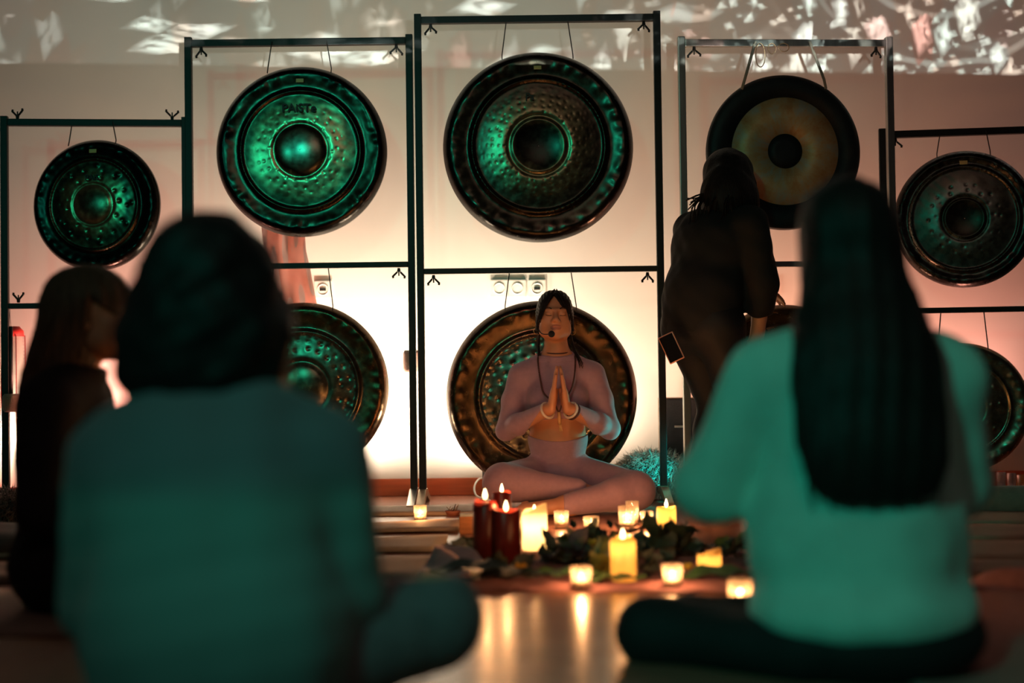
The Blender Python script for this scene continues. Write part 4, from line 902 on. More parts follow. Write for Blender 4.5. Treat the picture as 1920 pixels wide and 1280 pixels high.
# ------------------------------------------------------------------ lamps standing in the room
LAMP_BODY = mat('lamp_housing', (.02, .02, .022), .5, .3)
def par_lamp(label, loc, tgt, col, power, ang=None, rad=.04, lens=3.0):
    root = thing('floor_lamp', label, 'lamp', (loc[0], loc[1], 0))
    d = (Vector(tgt) - Vector(loc)); rz = math.atan2(d.y, d.x) - math.pi / 2; root.rotation_euler[2] = rz
    el = math.atan2(d.z, math.hypot(d.x, d.y)); zc = loc[2]
    def tilt(me): me.transform(Matrix.Translation((0, 0, zc)) @ Matrix.Rotation(el - math.pi / 2, 4, 'X')); return me
    mobj('housing', tilt(lathe_me('housing', [(.0005, -.075), (.03, -.075), (.05, -.05), (.055, .0), (.057, .03), (.052, .03), (.050, .018), (.0005, .018)], 24)), LAMP_BODY, root)
    mobj('lens', tilt(lathe_me('lens', [(.0005, .022), (.048, .0205), (.048, .0185), (.0005, .0185)], 20)), mat('lens_' + label[:8], col, .3, emit=(col, lens)), root)
    mobj('bracket', box_me('bracket', (-.062, -.012, 0), (-.056, .012, zc + .01), .001), LAMP_BODY, root)
    mobj('bracket', box_me('bracket', (.056, -.012, 0), (.062, .012, zc + .01), .001), LAMP_BODY, root)
    mobj('base_plate', box_me('base_plate', (-.062, -.05, 0), (.062, .05, .006), .001), LAMP_BODY, root)
    dn = d.normalized(); p = Vector(loc) + dn * .045
    if ang is None:
        o = point('lamp_light', p, power, col, rad)
    else:
        o = spot('lamp_light', p, tgt, power, col, ang, 1.0, rad)
    return root
WARM = (1.0, .80, .58)
_c = W(930, 800, 6.2); par_lamp('warm white floor lamp behind the left half of the centre gong', (_c.x, 6.17, .14), (_c.x - .15, 6.5, .95), WARM, 74, 174, .05)
_c = W(1090, 800, 6.2); par_lamp('warm white floor lamp behind the right half of the centre gong', (_c.x, 6.17, .14), (_c.x + .1, 6.5, .95), WARM, 28, 174, .05)
_c = W(610, 800, 6.2); par_lamp('warm white uplight behind the lower gong at left', (_c.x, 6.17, .14), (_c.x + .12, 6.5, .95), WARM, 90, 174, .05)
SALMON = (1.0, .44, .27); PINK = (1.0, .39, .29)
_c = W(1490, 800, 6.2); par_lamp('salmon floor lamp behind the gongs of the silver stand', (_c.x, 6.17, .14), (_c.x - .1, 6.5, 1.0), SALMON, 46, 150, .05)
_c = W(1810, 800, 6.2); par_lamp('rose floor lamp behind the lower gong at the right edge', (_c.x, 6.19, .14), (_c.x, 6.5, 1.0), PINK, 34, 150, .05)
_c = W(240, 800, 6.2); par_lamp('pink floor lamp behind the curly-haired sitter at left', (_c.x, 6.12, .14), (_c.x - .1, 6.5, 1.0), PINK, 66, 150, .05)
_t = W(1112, 868, 5.78); _c = W(1352, 905, 5.98); par_lamp('cyan stage lamp on the floor to the right of the cross-legged woman', (_c.x, _c.y, .20), (_t.x, _t.y + .12, _t.z - .02), (.0, .92, .80), 15, 100, .02, 6.0)

# tall glowing pleated paper column, left edge
def paper_column():
    p = G(30, 931); p = Vector((W(28, 800, 6.36).x, 6.34, 0))
    root = thing('paper_lantern', 'tall pleated white paper lantern with red ends at the left edge', 'lantern', p)
    H = W(28, 612, 6.36).z; prof = []; n = 44
    for i in range(n * 2 + 1): t = i / (n * 2); prof.append((.066 - .022 * t + (.004 if i % 2 else -.002), .075 + t * (H - .11)))
    mobj('pleated_shade', lathe_me('shade', prof, 28), translucent_mat('lantern_paper', (.93, .88, .80), .7, gloss=0), root)
    red = mat('red_card', (.62, .03, .025), .6)
    mobj('red_base', lathe_me('base', [(.0005, 0), (.07, 0), (.072, .07), (.066, .078), (.0005, .078)], 28), red, root)
    mobj('red_cap', lathe_me('cap', [(.0005, H), (.03, H), (.048, H - .02), (.050, H - .045), (.044, H - .045), (.0005, H - .03)], 28), red, root)
    for k in range(5):
        a = k * 2 * math.pi / 5 + .3
        mobj('ribbon', tubes_me('ribbon', [([(.070 * math.cos(a), .070 * math.sin(a), .08), (.052 * math.cos(a), .052 * math.sin(a), H - .04)], .0022)], 5), red, root)
    point('lantern_light', (0, 0, H * .40), 4.5, (1, .80, .62), .03, root)
paper_column()

# ------------------------------------------------------------------ wall sockets
PLASTIC = mat('white_plastic', (.78, .76, .72), .4)
def socket(label, px, py, dark=False, plug=False):
    p = ray_plane_y(px, py, WALL_Y); root = thing('wall_socket', label, 'wall socket', (p.x, WALL_Y, p.z))
    mobj('plate', box_me('plate', (-.040, -.011, -.041), (.040, 0, .041), .005), PLASTIC, root)
    me = lathe_me('insert', [(.0005, .004), (.021, .004), (.023, .013), (.0255, .0145), (.0265, .010)], 24); me.transform(Matrix.Rotation(math.radians(90), 4, 'X'))
    mobj('insert', me, PLASTIC, root)
    if dark: mobj('port', box_me('port', (-.014, -.016, -.006), (.014, -.010, .006), .001), mat('port_black', (.01, .01, .01), .5), root)
    if plug: mobj('plug', box_me('plug', (-.012, -.035, -.010), (.018, -.012, .010), .004), PLASTIC, root)
socket('white wall socket left of the other two above the centre gong', 936, 541)
socket('white wall socket in the middle of the three above the centre gong', 970, 541)
socket('white data socket with black port above the meditating woman\'s head', 1007, 541, True)
socket('white data socket with black port beside the pink cloth', 606, 543, True)
socket('white data socket with black port right of the standing person', 1441, 541, True)

# ------------------------------------------------------------------ mallets hanging from the stands
def mallet(label, px, ytop, yhead, d, rpx, hpx, col):
    p = W(px, yhead, d); root = thing('gong_mallet', label, 'mallet', p); r = rpx / FPX * d; h = hpx / FPX * d / 2
    top = W(px, ytop, d).z - p.z
    mobj('head', lathe_me('mallet_head', [(.0005, -h), (r * .8, -h), (r, -h * .7), (r * 1.03, 0), (r, h * .7), (r * .8, h), (.0005, h)], 24), mat('felt_' + label[:6], col, .95, bump=.4, bscale=300, sheen=.4), root)
    mobj('handle', tubes_me('handle', [([(0, 0, h * .8), (0, 0, top)], .0085)], 10), mat('mallet_handle', (.02, .018, .016), .4), root)
    mobj('loop', tubes_me('loop', [([(0, 0, top), (-.004, 0, top + .05), (.0, 0, top + .11), (.004, 0, top + .05), (0, 0, top)], .0012)], 5), CORD, root)
mallet('pale pink felt mallet hanging behind the twin black posts', 771, 560, 677, 6.13, 15.5, 41, (.72, .40, .33))
mallet('brown felt mallet hanging in front of the paper lantern', 21, 612, 755, 6.10, 17, 34, (.34, .20, .14))

# sheer pink cloth hanging behind the second stand
def pink_cloth():
    c = W(535, 480, 6.22); root_x = c.x; n, m = 46, 60; V = []
    zt = W(535, 330, 6.22).z; zb = W(535, 640, 6.22).z
    for i in range(m):
        t = i / (m - 1); z = zt + (zb - zt) * t
        xl = W(480 + 25 * t, 480, 6.22).x; xr = W(575 + 26 * max(t - .45, 0) / .55 - 8 * math.sin(min(t / .55, 1) * math.pi) * .5, 480, 6.22).x
        for j in range(n):
            s = j / (n - 1); y = 6.22 + .022 * math.sin(s * 8 + 2.2 * math.sin(t * 4)) + .006 * math.sin(s * 17 + t * 9) + .03 * t
            V.append((xl + (xr - xl) * s, y, z))
    F = [(i * n + j, i * n + j + 1, (i + 1) * n + j + 1, (i + 1) * n + j) for i in range(m - 1) for j in range(n - 1)]
    V = np.array(V, np.float32); base = V.min(0); V0 = V.copy(); V = np.concatenate([V0, V0 + np.array([0, .003, 0], np.float32)]); k = n * m
    F = F + [tuple(k + q for q in f[::-1]) for f in F]
    o = mobj('hanging_cloth', np_mesh('hanging_cloth', V, np.array(F)), translucent_mat('sheer_pink', (.80, .42, .36), .6, thru=.10, gloss=0))
    tag(o, 'sheer salmon-pink cloth hanging behind the second black stand', 'cloth')
pink_cloth()

# speaker between the stands, furry cushion before it, white cable
def speaker():
    a = W(1240, 746, 6.26); b = W(1312, 746, 6.26); h = a.z; root = thing('speaker', 'black loudspeaker box with pale badge standing behind the stand posts', 'speaker', ((a.x + b.x) / 2, 6.26, 0))
    w = (b.x - a.x) / 2
    mobj('cabinet', box_me('cabinet', (-w, 0, 0), (w, .16, h), .006), mat('speaker_wood', (.20, .12, .06), .5), root)
    mobj('grille', box_me('grille', (-w + .006, -.012, .006), (w - .006, .001, h - .006), .004), mat('speaker_grille', (.013, .015, .018), .8, bump=.5, bscale=600), root)
    mobj('badge', box_me('badge', (-.03, -.015, h * .70), (.02, -.011, h * .70 + .009), .001), mat('badge_silver', (.6, .6, .58), .3, .7), root)
speaker()
def fur_cushion(label, p, rx, ry, rz, cols, n, L, seed):
    root = thing('fur_cushion', label, 'cushion', p); rs = np.random.default_rng(seed)
    V = Vol((-rx - .03, -ry - .03, -.01), (rx + .03, ry + .03, rz * 2 + .03), .008); V.ell((0, 0, rz), (rx, ry, rz), 0); V.disp(lambda X, Y, Z: .006 * wob(X, Y, Z, 40, seed))
    V.clip(lambda X, Y, Z: .002 - Z + 0 * X * Y)
    base = mat('fur_base_' + str(seed), cols[0], .95); mobj('core', V.mesh('core', 1), base, root)
    th = rs.uniform(0, 2 * np.pi, n); u = rs.uniform(-.8, 1, n); s = np.sqrt(1 - u * u)
    D = np.stack([s * np.cos(th), s * np.sin(th), u], 1); P = D * np.array([rx, ry, rz]) + np.array([0, 0, rz]); N = D / np.array([rx, ry, rz]); N /= np.linalg.norm(N, axis=1)[:, None]
    dirv = N * .75 + np.array([-.35, -.2, -.45]) + rs.normal(0, .35, (n, 3)); dirv /= np.linalg.norm(dirv, axis=1)[:, None]
    side = np.cross(dirv, N); side /= np.linalg.norm(side, axis=1)[:, None] + 1e-6
    ln = L * rs.uniform(.6, 1.2, n)[:, None]; w = .0022
    A = P + side * w; B = P - side * w; C = P + (N * .6 + dirv * .4) * ln * .55; T_ = P + dirv * ln
    VV = np.concatenate([A, B, C + side * w * .7, C - side * w * .7, T_]); VV[:, 2] = np.maximum(VV[:, 2], .002); i = np.arange(n)
    F = np.concatenate([np.stack([i, i + n, i + 3 * n], 1), np.stack([i, i + 3 * n, i + 2 * n], 1), np.stack([i + 2 * n, i + 3 * n, i + 4 * n], 1)])
    o = mobj('fur', np_mesh('fur', VV, F), mat('fur_' + str(seed), cols[1], .7, var=.5, nscale=22), root); o['kind'] = 'stuff'
_p = G(1228, 936); fur_cushion('grey shaggy fur cushion beside the woman\'s right-hand knee', (_p.x - .01, 6.16, 0), .145, .072, .095, ((.22, .2, .18), (.42, .40, .36)), 5200, .05, 2)
_p = G(8, 992); fur_cushion('dark shaggy cushion at the left edge below the paper lantern', (_p.x - .06, _p.y + .12, .0), .16, .13, .062, ((.03, .03, .03), (.12, .10, .085)), 3600, .045, 3)
o = mobj('power_cable', tubes_me('power_cable', [(spline([(W(930, 900, 6.4).x, 6.42, .05), (W(903, 890, 6.3).x, 6.36, .085), (W(890, 905, 6.25).x, 6.28, .06), (W(893, 920, 6.2).x, 6.22, .02), (W(915, 928, 6.15).x, 6.2, .006), (W(960, 930, 6.15).x, 6.24, .006)], 30), .0045)], 8), PLASTIC)
tag(o, 'white power cable looping out from behind the centre gong', 'cable')

# ------------------------------------------------------------------ mats, cushions, bolster
MATC = mat('beige_mat', (.40, .29, .20), .75, var=.08, nscale=8, bump=.15, bscale=90)
MATD = mat('brown_mat', (.26, .19, .14), .8, var=.1, nscale=8, bump=.15, bscale=90)
def floor_mat(label, x0, x1, y0, y1, th, m, curl=0.0, group=None):
    """x in metres, y0 near, y1 far; right-hand end may lift a little"""
    nx, ny = 40, 4; V = []; 
    for layer in (th, .001):
        for j in range(ny + 1):
            for i in range(nx + 1):
                t = i / nx; lift = curl * max(0, (t - .8) / .2) ** 1.5 * (1.2 - t * .6) + .002 * math.sin(t * 23 + j)
                V.append((x0 + (x1 - x0) * t, y0 + (y1 - y0) * j / ny, max(layer + (lift if layer == th or curl else 0), .001)))
    n = (nx + 1); k = n * (ny + 1); F = []
    for j in range(ny):
        for i in range(nx):
            a = j * n + i; F.append((a, a + 1, a + n + 1, a + n)); F.append((k + a, k + a + n, k + a + n + 1, k + a + 1))
    for i in range(nx): F.append((i, k + i, k + i + 1, i + 1)); b = ny * n + i; F.append((b, b + 1, k + b + 1, k + b))
    for j in range(ny): a = j * n; F.append((a, a + n, k + a + n, k + a)); b = a + nx; F.append((b, k + b, k + b + n, b + n))
    o = mobj('yoga_mat', np_mesh('yoga_mat', np.array(V), np.array(F), False), m); tag(o, label, 'mat', group); return o
def gy(px, py): return G(px, py).y
def gx(px, py): return G(px, py).x
floor_mat('beige mat nearest the wall, left of the candles', -2.2, gx(905, 967), gy(780, 967), gy(780, 952), .012, MATC)
floor_mat('beige mat with lifted end left of the wooden block, second from the wall', -2.2, gx(858, 1001), gy(780, 1000), gy(780, 983), .012, MATC, .012)
floor_mat('beige mat left of the crumpled cloth, third from the wall', -2.2, gx(830, 1037), gy(780, 1037), gy(780, 1012), .012, MATC, .006)
floor_mat('brown-grey mat left of the big leaves, fourth from the wall', -1.9, gx(800, 1085), gy(780, 1085), gy(780, 1050), .012, MATD)
floor_mat('brown mat under the sitter in profile', -1.65, -.72, 3.05, 3.68, .012, MATD)
floor_mat('beige mat in the lower left corner of the picture', -1.35, gx(330, 1215), 2.35, gy(50, 1207), .012, MATC)
floor_mat('beige mat at right just in front of the grey bolster', gx(1790, 991), 2.7, gy(1850, 991), gy(1850, 969), .022, MATC)
floor_mat('beige mat at right, second in front of the grey bolster', gx(1775, 1021), 2.6, gy(1850, 1021) , gy(1850, 993), .020, MATC)
floor_mat('beige mat at right, third in front of the grey bolster', gx(1760, 1060), 2.4, gy(1850, 1060), gy(1850, 1024), .020, MATC)
floor_mat('brown mat at right, nearest the mint sweatshirt', gx(1740, 1088), 2.3, gy(1850, 1088), gy(1850, 1063), .020, MATD)
floor_mat('reddish-brown mat in the lower right corner of the picture', gx(1600, 1200), 1.75, 1.7, gy(1900, 1113), .006, mat('terracotta_mat', (.36, .18, .155), .95, var=.08, nscale=10, bump=.1, spec=.1))
_g = G(1860, 968); bol = lathe_me('bolster', [(.0005, 0), (.04, 0), (.052, .012), (.054, .05), (.054, .55), (.052, .588), (.04, .60), (.0005, .60)], 28); bol.transform(Matrix.Rotation(math.radians(90), 4, 'Y'))
o = mobj('bolster', bol, mat('grey_green_fabric', (.20, .20, .16), .9, bump=.2, bscale=220, sheen=.3)); o.location = (gx(1810, 968), _g.y + .054, .054); tag(o, 'grey-green bolster lying in front of the glasses at the right edge', 'bolster')
def cushion(label, p, rx, ry, rz, col, seed):
    V = Vol((-rx - .03, -ry - .03, -.01), (rx + .03, ry + .03, rz * 2 + .03), .01)
    V.ell((0, 0, rz), (rx * 1.08, ry * 1.08, rz * 1.05), 0); V.disp(lambda X, Y, Z: .005 * wob(X, Y, Z, 35, seed)); V.clip(lambda X, Y, Z: .002 - Z + 0 * X * Y)
    o = mobj('floor_cushion', V.mesh('cushion', 2), mat('cushion_' + str(seed), col, .9, bump=.2, bscale=200, sheen=.2)); o.location = p; tag(o, label, 'cushion')
_p = G(0, 1047); cushion('dark grey floor cushion at the left edge beside the profile sitter', (_p.x - .10, _p.y + .17, 0), .22, .17, .045, (.085, .085, .085), 5)

# glasses and amber holder behind the bolster
GLASS = translucent_mat('votive_glass', (1.0, .90, .76), .85, .05, .90, .25)
CLEAR = translucent_mat('clear_glass', (.85, .86, .84), .8, .05, .86, .3)
def tumbler(label, px, py, wpx, hpx, m=CLEAR, group=None):
    p = G(px, py); d = (p - CP).dot(_f); r = wpx / 2 / FPX * d; h = hpx / FPX * d
    o = mobj('glass_tumbler', lathe_me('glass_tumbler', [(.0005, .0), (r * .86, 0), (r * .9, .004), (r, h), (r * .94, h), (r * .82, .010), (.0005, .010)], 24), m); o.location = p; tag(o, label, 'glass', group); return o
tumbler('clear glass tumbler behind the bolster, nearest the mint sweatshirt', 1878, 927, 17, 42)
tumbler('clear glass tumbler between the amber holder and another glass', 1897, 925, 17, 38)
tumbler('small amber glass holder at the right edge behind the bolster', 1918, 926, 22, 36, translucent_mat('amber_glass', (.75, .32, .06), .8, .08, .35, .4))

# ------------------------------------------------------------------ candles
def flame_mat():
    m = bpy.data.materials.new('flame'); m.use_nodes = True; nt = m.node_tree; N = nt.nodes; L = nt.links; N.remove(N['Principled BSDF'])
    e = N.new('ShaderNodeEmission'); tc = N.new('ShaderNodeTexCoord'); sp = N.new('ShaderNodeSeparateXYZ'); L.new(tc.outputs['Generated'], sp.inputs[0])
    r = N.new('ShaderNodeValToRGB'); r.color_ramp.elements[0].color = (1, .55, .20, 1); r.color_ramp.elements[1].color = (1, .78, .42, 1); L.new(sp.outputs[2], r.inputs[0]); L.new(r.outputs[0], e.inputs[0]); e.inputs[1].default_value = 12
    L.new(e.outputs[0], N['Material Output'].inputs[0]); return m
FLAME = flame_mat()
FL = [lathe_me('flame', [(.0004, -.001), (.0035, .001), (.0058, .006), (.0060, .010), (.0046, .017), (.0022, .024), (.0003, .030)], 14) for _ in range(1)][0]; FL.materials.append(FLAME)
WICK = mat('wick', (.02, .015, .012), .9)
CANDLE_COL = (1.0, .62, .30); FLAME_COL = (1.0, .43, .15)
def add_flame(root, z, s=1.0, power=.5, x=0, y=0):
    mobj('wick', tubes_me('wick', [([(x, y, z - .012), (x + .001, y, z + .004)], .0011)], 5), WICK, root)
    o = mobj('flame', FL, None, root); o.location = (x, y, z + .002); o.scale = (s, s, s)
    point('flame_light', (x, y, z + .014 * s + .014), power * 1.7, FLAME_COL, .006, root)
def pillar(label, px, ybot, wpx, ytop, m, flame=True, power=.5, inner=None, burn=.010, tilt=0.0, wobble=.003, fs=1.0, dome=0.0):
    p = G(px, ybot); d = (p - CP).dot(_f); r = wpx / 2 / FPX * d; h = (ybot - ytop) / FPX * d
    root = thing('pillar_candle', label, 'candle', p); rs = random.Random(int(px)); a0 = rs.uniform(0, 6); wl = r - .004
    def wb(i, a): return (wobble * math.sin(2 * a + a0) + wobble * .6 * math.sin(3 * a + 2 * a0) + tilt * r * math.cos(a)) if i in (3, 4, 5) else 0
    prof = [(.0005, 0), (r, 0), (r * 1.01, h * .5), (r, h - .004 - dome * r), (r - .002 - dome * r * .4, h - dome * r * .2), (wl - .004 - dome * r * .4, h - .001 - dome * r * .2), (wl * .8, h - burn), (wl * .5, h - burn - .002), (.0005, h - burn - .002)]
    mobj('wax', lathe_me('wax', prof, 40, wob=wb), m, root)
    if flame: add_flame(root, h - burn + .006, fs, power * 1.6)
    if inner: point('wax_glow', (0, 0, inner[0] * h), inner[1], CANDLE_COL, .012, root)
    return root
RED = mat('red_wax', (.17, .012, .006), .35, var=.1, sss=.15, spec=.4); YEL = translucent_mat('yellow_wax', (.88, .60, .18), .60, .4, 0, .05); IVORY = translucent_mat('ivory_wax', (.96, .84, .55), .62, .4, 0, .05)
pillar('red pillar candle with domed top, left of the tall red pair', 911, 1056, 47, 938, RED, power=.5, burn=.004, dome=.35)
pillar('dark red pillar candle in front, right of the domed red one', 950, 1057, 55, 955, RED, power=.45, burn=.012)
pillar('dark red candle standing behind the two tall red pillars', 942, 1008, 37, 922, RED, power=.45, burn=.010)
pillar('glowing ivory pillar candle right of the red candles', 1003, 1033, 47, 951, IVORY, flame=True, power=.25, inner=(.55, .55), burn=.030, tilt=.35)
pillar('yellow pillar candle with lit flame in the middle of the leaves', 1169, 1091, 49, 1008, YEL, power=.34, inner=(.78, .17), burn=.014, wobble=.005)
pillar('yellow pillar candle burning beside the mint sleeve at the back', 1250, 996, 37, 950, YEL, power=.4, inner=(.6, .2), burn=.010)
pillar('short yellow candle behind the green leaf near the mint sleeve', 1330, 1066, 46, 1034, YEL, flame=False, inner=(.6, .2), burn=.012, tilt=.3, wobble=.004)
WAXW = translucent_mat('tealight_wax', (.98, .86, .62), .5, .4, 0, .05)
def votive(label, px, ybot, wpx, ytop, power=.40):
    p = G(px, ybot); d = (p - CP).dot(_f); r = wpx / 2 / FPX * d; h = (ybot - ytop) / FPX * d
    root = thing('votive_candle', label, 'candle', p)
    mobj('glass_holder', lathe_me('glass_holder', [(.0005, 0), (r * .84, 0), (r * .88, .003), (r * .93, h * .5), (r, h), (r * .95, h + .0005), (r * .86, h * .5), (r * .80, .009), (.0005, .008)], 28), GLASS, root)
    mobj('wax', lathe_me('wax', [(.0005, .0095), (r * .74, .0095), (r * .76, .024), (r * .70, .026), (.0005, .024)], 24), WAXW, root)
    add_flame(root, .028, .75, power * 2.8)
    return root
votive('lit glass votive standing in front of the twin black post feet', 788, 980, 25, 947)
votive('lit glass votive right of the ivory pillar, in front of the woman\'s foot', 1053, 990, 29, 957)
votive('low lit glass votive in front of the woman\'s shin', 1109, 999, 31, 968)
votive('lit glass votive at front, below the leaves near the picture centre', 1090, 1105, 42, 1062, .5)
votive('lit glass votive at front right of the tall yellow pillar', 1261, 1103, 40, 1058, .5)
votive('nearest lit glass votive, touching the mint sweatshirt at right', 1388, 1146, 47, 1087, .5)
votive('wider lit glass votive in the back cluster by the woman\'s knee', 1176, 992, 34, 948)
votive('taller lit glass votive standing behind the back cluster', 1186, 984, 26, 939, .3)
votive('small lit glass votive between the back cluster and the yellow pillar', 1213, 990, 25, 958)
votive('small lit glass votive half hidden between red and ivory candles', 984, 1003, 22, 960, .3)

# wooden block, incense bowl
def wooden_block():
    p = G(876, 1001); d = (p - CP).dot(_f); w = 29 / FPX * d / 2; h = 37 / FPX * d
    root = thing('wooden_block', 'orange-brown wooden block left of the red candles', 'block', p)
    mobj('block', box_me('block', (-w, 0, 0), (w, w * 2, h - .008), .003), mat('orange_wood', (.46, .17, .05), .5, var=.2, nscale=14, stretch=(1, 1, 6)), root)
    mobj('lid', box_me('lid', (-w * .9, .002, h - .008), (w * .95, w * 1.9, h), .002), mat('pale_card', (.55, .58, .52), .6), root)
wooden_block()
def incense():
    p = G(849, 966); root = thing('incense_dish', 'small brown dish with dry sprigs beside the wooden block', 'dish', p)
    mobj('dish', lathe_me('dish', [(.0005, .0), (.022, 0), (.031, .018), (.029, .020), (.02, .006), (.0005, .006)], 24), mat('brown_clay', (.28, .09, .05), .6), root)
    rs = random.Random(2)
    for i in range(7):
        a = rs.uniform(0, 6.28); mobj('sprig', tubes_me('sprig', [(spline([(.008 * math.cos(a), .008 * math.sin(a), .007), (.016 * math.cos(a), .016 * math.sin(a), .022), (.024 * math.cos(a + .6), .024 * math.sin(a + .6), .026 + .02 * rs.random())], 6), .0012)], 5), mat('dry_sprig', (.22, .12, .06), .8), root)
    mobj('incense_stick', tubes_me('incense_stick', [([(.0, 0, .008), (.012, 0, .045)], .0018)], 6), mat('stick_dark', (.10, .05, .03), .8), root)
incense()

# ------------------------------------------------------------------ cloth, leaves, flowers, twigs in the centre
def crumpled(label, quad, nx, ny, amp, seed, m, name='crumpled_cloth', ruf=.0):
    rs = np.random.default_rng(seed); Q = [np.array(q) for q in quad]; V = []
    k = rs.uniform(0, 6.28, 12)
    for j in range(ny + 1):
        for i in range(nx + 1):
            s, t = i / nx, j / ny; p = (Q[0] * (1 - s) + Q[1] * s) * (1 - t) + (Q[3] * (1 - s) + Q[2] * s) * t
            x, y = p[0], p[1]
            e = min(s, 1 - s, t, 1 - t); ed = min(e * 8, 1)
            z = (math.sin(x * 21 + 5 * math.sin(y * 9 + k[0]) + k[1]) + math.sin(y * 33 + 4 * math.sin(x * 13 + k[2])) + .6 * math.sin(x * 47 + y * 39 + k[3])) / 2.6
            z = .004 + amp * (max(z, -.1) + .1) * (.25 + .75 * ed)
            V.append((x + .014 * math.sin(y * 40 + k[4]) * (1 - ed) + .008 * math.sin(y * 90 + x * 30) * (1 - ed), y + .014 * math.sin(x * 35 + k[5]) * (1 - ed) + .007 * math.sin(x * 83) * (1 - ed), z if e > 0 else .003))
    n = nx + 1; F = [(j * n + i, j * n + i + 1, (j + 1) * n + i + 1, (j + 1) * n + i) for j in range(ny) for i in range(nx)]
    V = np.array(V); c = V.mean(0); c[2] = 0
    kk = len(V); V = np.concatenate([V, V - np.array([0, 0, .0025])]); F = F + [tuple(kk + q for q in f[::-1]) for f in F]
    o = mobj(name, np_mesh(name, V - c, np.array(F)), m); o.location = c; tag(o, label, 'cloth'); return o
MAUVE = mat('mauve_cloth', (.24, .11, .115), .95, var=.15, nscale=12, bump=.1, spec=.1)
g3 = lambda x, y: tuple(G(x, y))
crumpled('mauve cloth spread flat under the candles and leaves', (g3(800, 1108), g3(1440, 1112), g3(1380, 1030), g3(850, 1030)), 90, 50, .010, 3, MAUVE)
crumpled('bunched mauve cloth left of the red candles', (g3(786, 1090), g3(905, 1086), g3(905, 1046), g3(830, 1040)), 60, 30, .085, 12, mat('rose_mauve_cloth', (.46, .24, .26), .8, var=.12, sheen=.3))
crumpled('small pink cloth on the floor at the right edge below the mats', (g3(1815, 1108), g3(1990, 1108), g3(1990, 1088), g3(1830, 1088)), 50, 20, .045, 9, mat('pink_cloth', (.50, .24, .22), .8))
def leaf_me(L, w, curl, fold, rip=0.0, nl=8, nw=4, th=.0012):
    V = []
    for lay in (0, 1):
        for i in range(nl + 1):
            t = i / nl; ww = w * math.sin(math.pi * min(max(t, .02), .985) ** .8) + .0008
            for j in range(nw + 1):
                s = j / nw * 2 - 1; V.append((ww * s, L * t * (1 - .15 * abs(curl) * t), curl * L * (t * t) * .6 + fold * abs(s) * ww + rip * math.sin(t * 17 + s * 3) * abs(s) - lay * th))
    n = nw + 1; k = n * (nl + 1); F = []
    for i in range(nl):
        for j in range(nw): a = i * n + j; F.append((a, a + 1, a + n + 1, a + n)); F.append((k + a, k + a + n, k + a + n + 1, k + a + 1))
    return np_mesh('leaf', np.array(V), np.array(F))
LEAFM = [mat('leaf_dark', (.020, .034, .020), .5, var=.4, nscale=30), mat('leaf_grey', (.055, .065, .050), .6, var=.3, nscale=30), mat('leaf_olive', (.10, .105, .022), .5, var=.3, nscale=30), mat('leaf_purple', (.060, .042, .055), .6, var=.3, nscale=30)]
LEAVES = []
for mi, (L_, w_, cu, fo, rp_) in enumerate([(.080, .032, .5, .3, .005), (.066, .034, -.5, .35, .006), (.09, .028, .7, .25, .004), (.058, .028, -.2, .4, .005)]):
    for mm in LEAFM: me = leaf_me(L_, w_, cu, fo, rp_); me.materials.append(mm); LEAVES.append((me, LEAFM.index(mm)))
def cluster(label, px, ybot, wpx, hpx, n, kinds, seed, dep=.10):
    p = G(px, ybot); d = (p - CP).dot(_f); w = wpx / FPX * d / 2; h = hpx / FPX * d; rs = random.Random(seed)
    root = thing('leaf_heap', label, 'leaves', (p.x, p.y + dep * .5, 0)); pool = [m for m, k in LEAVES if k in kinds]
    for i in range(n):
        o = mobj('leaf', rs.choice(pool), None, root); u = rs.uniform(-1, 1); f = math.sqrt(max(1 - u * u, .02)); z = rs.uniform(.15, .9) * h * f
        o.location = (u * w * .85, rs.uniform(-dep, dep) * .5 * f, max(z, .012)); o.rotation_euler = (rs.uniform(-.7, .9), rs.uniform(-.8, .8), rs.uniform(0, 6.28)); s = rs.uniform(.6, 1.05); o.scale = (s, s, s)
    for i in range(5):
        a = rs.uniform(-1, 1); mobj('stem', tubes_me('stem', [(spline([(a * w, rs.uniform(-.03, .03), .006), (a * w * .5, 0, h * .4), (a * w * .2 + rs.uniform(-.03, .03), .01, h * .7)], 7), .0022)], 5), LEAFM[0], root)
    return root
cluster('heap of dark leaves right behind the lit yellow pillar', 1250, 1054, 170, 64, 60, (0, 1), 31, .18)
cluster('heap of dark leaves just left of the lit yellow pillar', 1112, 1060, 150, 54, 56, (0, 1, 0, 2), 32, .18)
cluster('low heap of purple-grey leaves right of the ivory candle', 1062, 1066, 80, 46, 26, (1, 3, 0), 33, .12)
cluster('olive leaves at the foot of the lit yellow pillar', 1128, 1084, 56, 34, 12, (2,), 34, .06)
cluster('heap of dark leaves behind the short yellow candle', 1378, 1052, 90, 48, 18, (0, 1, 2), 35, .12)
cluster('grey-purple leaves between the two yellow candles', 1222, 1086, 90, 36, 18, (3, 1), 36, .08)
cluster('dark leaves behind the red candles\' left side', 862, 1046, 70, 40, 12, (0, 1), 37, .10)
cluster('small grey leaves in front of the red candles', 935, 1086, 84, 30, 18, (1, 3, 2), 38, .06)
def big_leaf(label, px, py, L, w, rz, col, h=.03, curl=-.35):
    p = G(px, py); o = mobj('large_leaf', leaf_me(L, w, curl, .25, .006, 14, 8, .002), mat('big_' + label[:12], col, .5, var=.3, nscale=18)); o.location = (p.x, p.y, h); o.rotation_euler = (math.radians(4), math.radians(8), rz); tag(o, label, 'leaf'); return o
big_leaf('broad dark teal leaf drooping over the mauve cloth at left', 806, 1098, .27, .050, math.radians(-94), (.022, .048, .045), .040, -.14)
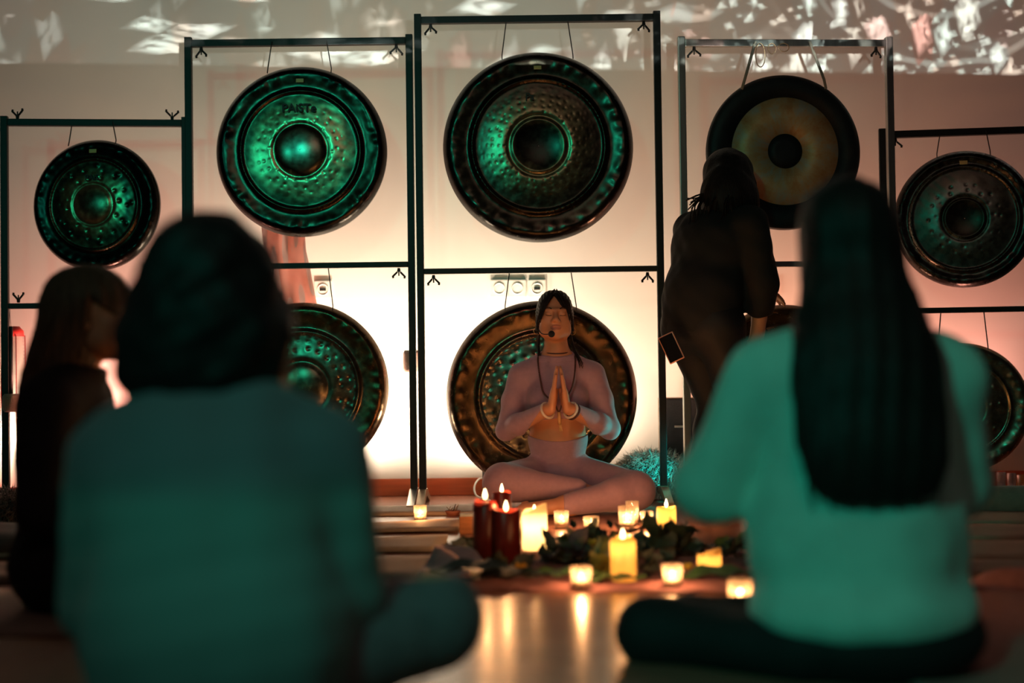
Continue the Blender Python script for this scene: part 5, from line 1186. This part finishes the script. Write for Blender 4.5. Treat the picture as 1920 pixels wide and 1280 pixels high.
big_leaf('long dark leaf lying in front of the broad teal leaf', 868, 1100, .26, .030, math.radians(-86), (.020, .040, .036), .022, -.06)
big_leaf('long green leaf lying left of the front centre votive', 980, 1096, .20, .030, math.radians(-92), (.035, .085, .025), .024, -.08)
big_leaf('green leaf lying right of the front centre votive', 1105, 1098, .15, .022, math.radians(-84), (.035, .075, .025), .016, -.08)
big_leaf('wide green leaf in front of the short yellow candle', 1278, 1092, .22, .045, math.radians(-84), (.030, .080, .022), .016, -.10)
def flower(label, px, py, r, col, h):
    p = G(px, py); root = thing('flower', label, 'flower', p); m = mat('petal_' + label[:10], col, .6)
    pm = leaf_me(r, r * .32, .7, .3, 0, 5, 2, .001); pm.materials.append(m)
    for k in range(10): o = mobj('petal', pm, None, root); o.location = (0, 0, h); o.rotation_euler = (.5 if k % 2 else .1, 0, k * .63)
    mobj('flower_centre', lathe_me('centre', [(.0005, h + .012), (.006, h + .009), (.008, h), (.0005, h - .004)], 10), mat('flower_heart', (.18, .09, .02), .8), root)
    mobj('stem', tubes_me('stem', [([(0, 0, .004), (0, .004, h)], .002)], 5), LEAFM[2], root)
flower('yellow-orange flower in front of the red candles', 976, 1090, .026, (.62, .38, .03), .028)
flower('small yellow flower right of the front right votive', 1290, 1082, .020, (.50, .36, .04), .022)
flower('olive-yellow bud among leaves left of the lit yellow pillar', 1112, 1062, .022, (.34, .30, .04), .06)
def twig(label, pts, r):
    P = [Vector(W(*p)) for p in pts]; c = P[0].copy(); c.z = 0; root = thing('twig', label, 'twig', c); P = [p - c for p in P]
    mm = mat('bark', (.035, .020, .014), .8, bump=.3)
    mobj('branch', tubes_me('branch', [(spline(P, 16), [r * (1 - .5 * k / 16) for k in range(17)])], 7), mm, root); rs = random.Random(len(label))
    for i in range(5):
        q = spline(P, 16)[4 + 2 * i]; e = q + Vector((rs.uniform(-.04, .04), rs.uniform(-.02, .02), rs.uniform(.01, .04))); mobj('side_shoot', tubes_me('side_shoot', [(spline([q, (q + e) / 2 + Vector((0, 0, .006)), e], 5), .0014)], 5), mm, root)
        o = mobj('leaf', LEAVES[0][0], None, root); o.location = e; o.scale = (.4, .4, .4); o.rotation_euler = (rs.uniform(-1, 1), 0, rs.uniform(0, 6))
twig('dark twig rising from the leaves in front of the back votive cluster', ((1090, 1030, 4.25), (1150, 1006, 4.25), (1195, 992, 4.25), (1212, 984, 4.25)), .007)
twig('dark twig leaning from the leaves right of the ivory candle', ((1030, 1050, 4.2), (1060, 1022, 4.25), (1095, 998, 4.3)), .004)
